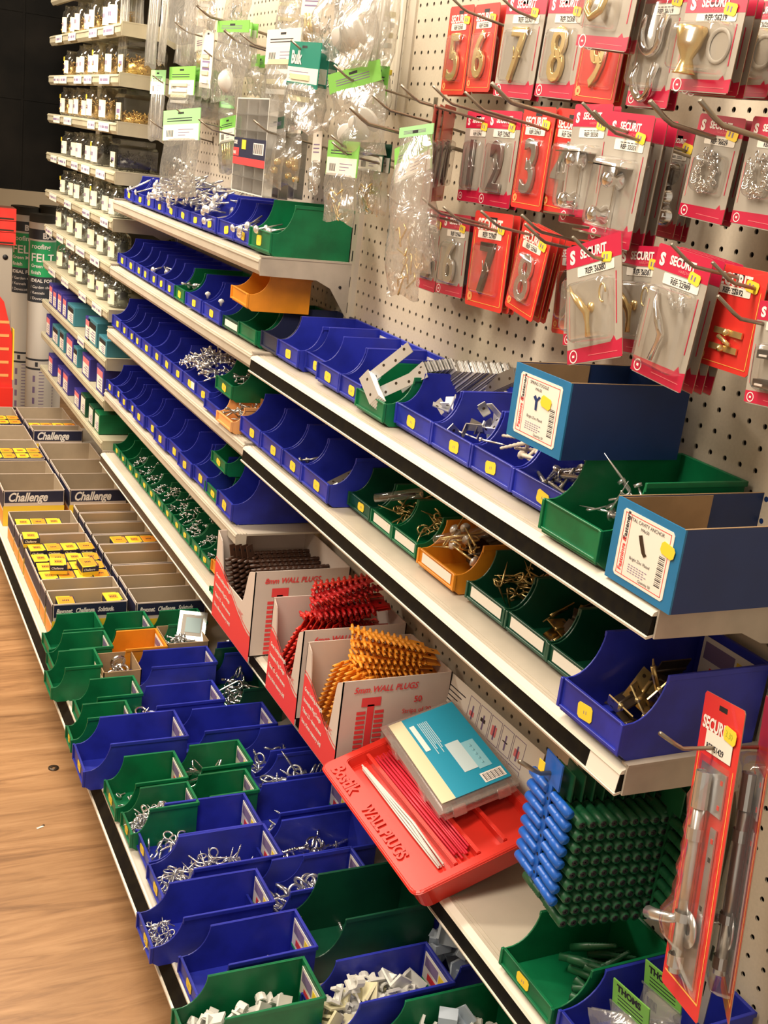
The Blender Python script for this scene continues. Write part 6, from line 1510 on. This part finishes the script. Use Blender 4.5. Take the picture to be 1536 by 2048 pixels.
# compartment boxes
def comp_box(TL, TRp, BL, x, label, band=True):
    A = at(*TL, x=x); B = at(*TRp, x=x); Cc = at(*BL, x=x); w = (A - B).length; h = (A - Cc).length
    up = A - Cc; up.x = 0; M = frame(A, B - A, up); b = MB(); d = .020
    for (x0, x1, y0, y1) in ((0, w, -.002, 0), (0, w, -h, -h + .002), (0, .002, -h, 0), (w - .002, w, -h, 0), (w * .36 - .0007, w * .36 + .0007, -h, 0), (w * .70, w * .705, -h, 0)): b.box(x0, x1, y0, y1, -d, 0, CLRBX)
    for k in range(1, 6): b.box(0, w, -h * k / 6 - .0007, -h * k / 6 + .0007, -d, 0, CLRBX)
    b.box(.001, w - .001, -h, 0, -d, -d + .001, mat('frosted back', (.60, .57, .52), .5)); b.box(0, w, -h, 0, -.001, 0, THINC)
    for k in range(7): b.box(0, w, -h * k / 6 - .0012, -h * k / 6 + .0012, 0, .0006, WPL if k in (0, 6) else CLRBX)
    for xx in (0, w * .36, w): b.box(xx - .0010, xx + .0010, -h, 0, 0, .0006, WPL if xx != w * .36 else CLRBX)
    o = O('compartment_box', b, M=M, label=label, cat='box')
    if band:
        s = MB(); s.box(-.0006, w + .0006, -h * .64, -h * .42, .0003, .001, NAVY); s.box(-.0006, w + .0006, -h * .71, -h * .63, .0005, .0012, REDP); s.box(w * .64, w * .95, -h * .58, -h * .46, .001, .0014, WHITEP)
        for k in range(9): s.box(w * .66 + k * w * .03, w * .675 + k * w * .03, -h * .57, -h * .47, .0014, .0016, INK)
        s.prism([(w * .27, -h * .54), (w * .40, -h * .54), (w * .40, -h * .44), (w * .27, -h * .44)], .0012, .0018, 2, YSTICK); s.box(0, w * .18, -h * .62, -h * .53, .001, .0014, REDP)
        q = O('label_band', s, o, label='navy and red printed band')
        O('lettering', text_me('CORE', .010, WHITEP, bold=.04, sx=.8), q, M=TR(w * .01, -h * .49, .0016)); O('lettering', text_me('PACK', .008, WHITEP, bold=.04, sx=.8), q, M=TR(w * .01, -h * .60, .0018))
comp_box((476, 196), (540, 198), (462, 378), -.16, 'clear compartment box with navy and red band')
comp_box((528, 200), (574, 205), (520, 385), -.11, 'second clear compartment box, plain, right behind the banded one', False)
comp_box((566, 212), (604, 216), (556, 388), -.07, 'third clear compartment box in the shade', False)
# upper middle and the white channel
bag((562, -40), (608, -40), (560, 78), -.13, 'tall clear bag at the top edge left of the brass rod pack', cont='white', puff=.010)
bag((610, -40), (652, -40), (612, 88), -.13, 'tall clear pack with golden rods at the top edge', WSTICK, .55, 'plain', 'yellow', puff=.008)
bag((640, -40), (686, -40), (642, 100), -.15, 'looped clear bag with shiny metal end near the top', cont='steel', puff=.016)
bag((675, -50), (762, -50), (680, 115), -.16, 'large clear bag holding a white disc near the top', cont='discs', puff=.020)
bag((742, -40), (785, -40), (750, 118), -.12, 'clear bag right of the large disc bag', cont='rods', puff=.014)
bag((775, -40), (806, -40), (770, 128), -.09, 'clear bag hanging just left of the slotted channel', cont='white', puff=.012)
bag((536, 60), (604, 55), (510, 215), -.14, 'white-headed scalloped pack with clear bag behind the teal header packs', WSTICK, .42, 'label', 'white', puff=.016)
# teal header packs
for k in (2, 1, 0):
    px = 582 + k * 34
    o = bag((px, 82 + 2 * k), (px + 62 - 16 * k, 86 + 2 * k), (px - 28, 250), -.17 + .03 * k, ['front teal-headed pack with white lettering and clear bag', 'middle teal-headed pack behind the front one', 'rearmost teal-headed pack, nearly hidden by the other two'][k], TEAL, .50, 'none', 'white' if k == 0 else None, puff=.016, seed=3 + k, text=None)
    w = at(px, 82, x=-.17 + .03 * k); W_ = (at(px, 82, x=-.17 + .03 * k) - at(px + 62 - 16 * k, 86, x=-.17 + .03 * k)).length
    s = MB(); s.box(.001, W_ - .001, -.067, -.042, .0009, .0014, WSTICK); s.box(.001, W_ - .001, -.070, -.067, .0009, .0014, TEAL)
    for j in range(3): s.box(W_ * .08, W_ * .7, -.050 - .006 * j, -.0488 - .006 * j, .0014, .0016, PURPLE)
    q = O('lower_label', s, o, label='white printed lower band')
    if k == 0: O('lettering', text_me('Bulk', .030, WHITEP, bold=.035, sx=.95), o, M=TR(W_ * .10, -.036, .0016))
# large tilted bags
bag((656, 150), (728, 112), (604, 282), -.17, 'green-headed clear bag of white discs, tilted, below the large disc bag', LGREEN, .22, 'plain', 'discs', puff=.020, lean=.2)
bag((700, 118), (742, 122), (686, 205), -.13, 'green-headed bag overlapping the tilted disc bag', LGREEN, .40, 'label', None, n=1)
bag((724, 126), (756, 128), (716, 212), -.11, 'green-headed white card, right of the tilted disc bag', LGREEN, .90, 'label', None, n=2, step=.02)
bag((756, 136), (784, 140), (745, 240), -.07, 'bag with large round white disc behind the thick hook', YSTICK, .10, 'plain', 'discs', puff=.016)
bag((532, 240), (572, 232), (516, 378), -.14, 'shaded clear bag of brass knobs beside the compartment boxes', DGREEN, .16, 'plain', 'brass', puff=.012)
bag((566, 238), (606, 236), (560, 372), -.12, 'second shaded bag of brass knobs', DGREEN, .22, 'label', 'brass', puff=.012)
bag((628, 262), (646, 262), (616, 386), -.11, 'narrow pack with white label and crumpled silver contents', WSTICK, .50, 'plain', 'steel', puff=.010)
bag((658, 280), (720, 284), (648, 438), -.15, 'green-headed pack of square brass hooks with white label', LGREEN, .43, 'label', 'brasshooks', puff=.010)
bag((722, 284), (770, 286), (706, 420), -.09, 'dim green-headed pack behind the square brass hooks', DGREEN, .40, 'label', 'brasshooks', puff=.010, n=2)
bag((800, 256), (868, 246), (702, 520), -.195, 'very large tilted clear bag of brass fittings beside the numeral cards', MGREEN, .06, 'plain', 'brasshooks', puff=.018)
bag((790, 298), (864, 262), (752, 560), -.15, 'green-headed clear bag with brass cross fittings at the right of the bags', LGREEN, .26, 'label', 'brasshooks', puff=.016)
bag((826, 330), (870, 300), (812, 548), -.11, 'clear bag with bent grey wires low beside the numeral five card', None, .2, 'plain', 'steel', puff=.016)
LH = [(393, 10, .20, 'long diagonal hook at the upper left of the bags'), (448, 60, .18, 'thick diagonal hook above the white dome bag'), (350, 44, .18, 'thin hook above the stack of green-headed packs'), (408, 100, .15, 'hook below the pack with brass rods'), (480, 66, .17, 'hook left of the scalloped white pack'),
      (353, 218, .19, 'hook holding the bag of shiny nuts'), (397, 238, .20, 'hook right of the bag of shiny nuts'), (507, 240, .19, 'hook in front of the compartment boxes'), (582, 80, .19, 'hook through the front teal header'), (668, 130, .19, 'black hook through the tilted disc bag header'),
      (745, 190, .19, 'hook pointing left from the numeral cards, upper'), (700, 214, .23, 'long thick hook above the very large tilted bag'), (662, 270, .18, 'hook above the pack of square brass hooks'), (664, 284, .18, 'hook through the square brass hook pack'), (775, 390, .18, 'hook below the very large tilted bag header'), (305, 150, .16, 'hook of the leftmost green-headed pack'), (300, 240, .17, 'bare hook below the jar shelves')]
for (px, py, L, lb) in LH: peg_hook(px, py, L, lb, r=.0030 if 'thick' in lb or 'long' in lb else .0019)
# packets in the corner bin
for k, (px, py, x, y2) in enumerate(((1228, 1955, -.135, 2060), (1292, 1918, -.10, 2035))):
    A = at(px, py, x=x); w, h = .058, .085
    M = frame(A, (.12, -1, .03), (-.15, 0, 1)); b = MB(); b.box(0, w, -.036, 0, -.0008, .0008, LGREEN); b.box(0, w, -h, -.036, -.0008, .0008, WSTICK)
    for j in range(3): b.box(w * .15, w * .85, -.019 - .005 * j, -.0178 - .005 * j, .0008, .0010, INK)
    for j in range(8): b.box(w * .12 + j * .002, w * .12 + j * .002 + .0009, -.062, -.048, .0008, .0010, PURPLE)
    o = O('header_pack', b, M=M, label=['green-headed THOMS packet standing in the corner bin, left one', 'green-headed THOMS packet standing in the corner bin, right one'][k], cat='pack')
    O('lettering', text_me('THOMS', .0125, INK, bold=.045, sx=.9), o, M=TR(w * .12, -.012, .0012)); bb = bag_me(.06, .09, 5 + k, .012, .03); O('clear_bag', bb, o, M=TR(0, 0, .004), label='clear bag')
    b = MB(); b.tube([(.01, -.075, .010), (.045, -.072, .010), (.045, -.062, .010), (.03, -.060, .010)], .0015, CHROME, 6); O('wire_fitting', b, o)
A = at(1180, 2030, x=-.16); O('clear_bag', bag_me(.10, .09, 9, .02), M=frame(A + Vector((0, 0, .01)), (.75, -.65, .12), (.3, 0, .9)), label='crumpled clear bag lying over the corner bin', cat='bag')

# two small things dropped on the floor
f1 = at(107, 1535, z=.002); b = MB(); b.lathe([(.004, .002), (.011, .002), (.011, 0), (.004, 0), (.004, .002)], DMET, 18)
O('washer', b, loc=(f1.x, f1.y, .0), label='small dark washer lying on the wooden floor', cat='washer')
f2 = at(75, 1657, z=.002); b = MB(); b.box(0, .014, 0, .004, 0, .001, WSTICK); b.box(.012, .018, .003, .006, 0, .001, DMET)
O('paper_scrap', b, M=TR(f2.x, f2.y, .0002, .4), label='tiny scrap of paper on the wooden floor', cat='scrap')
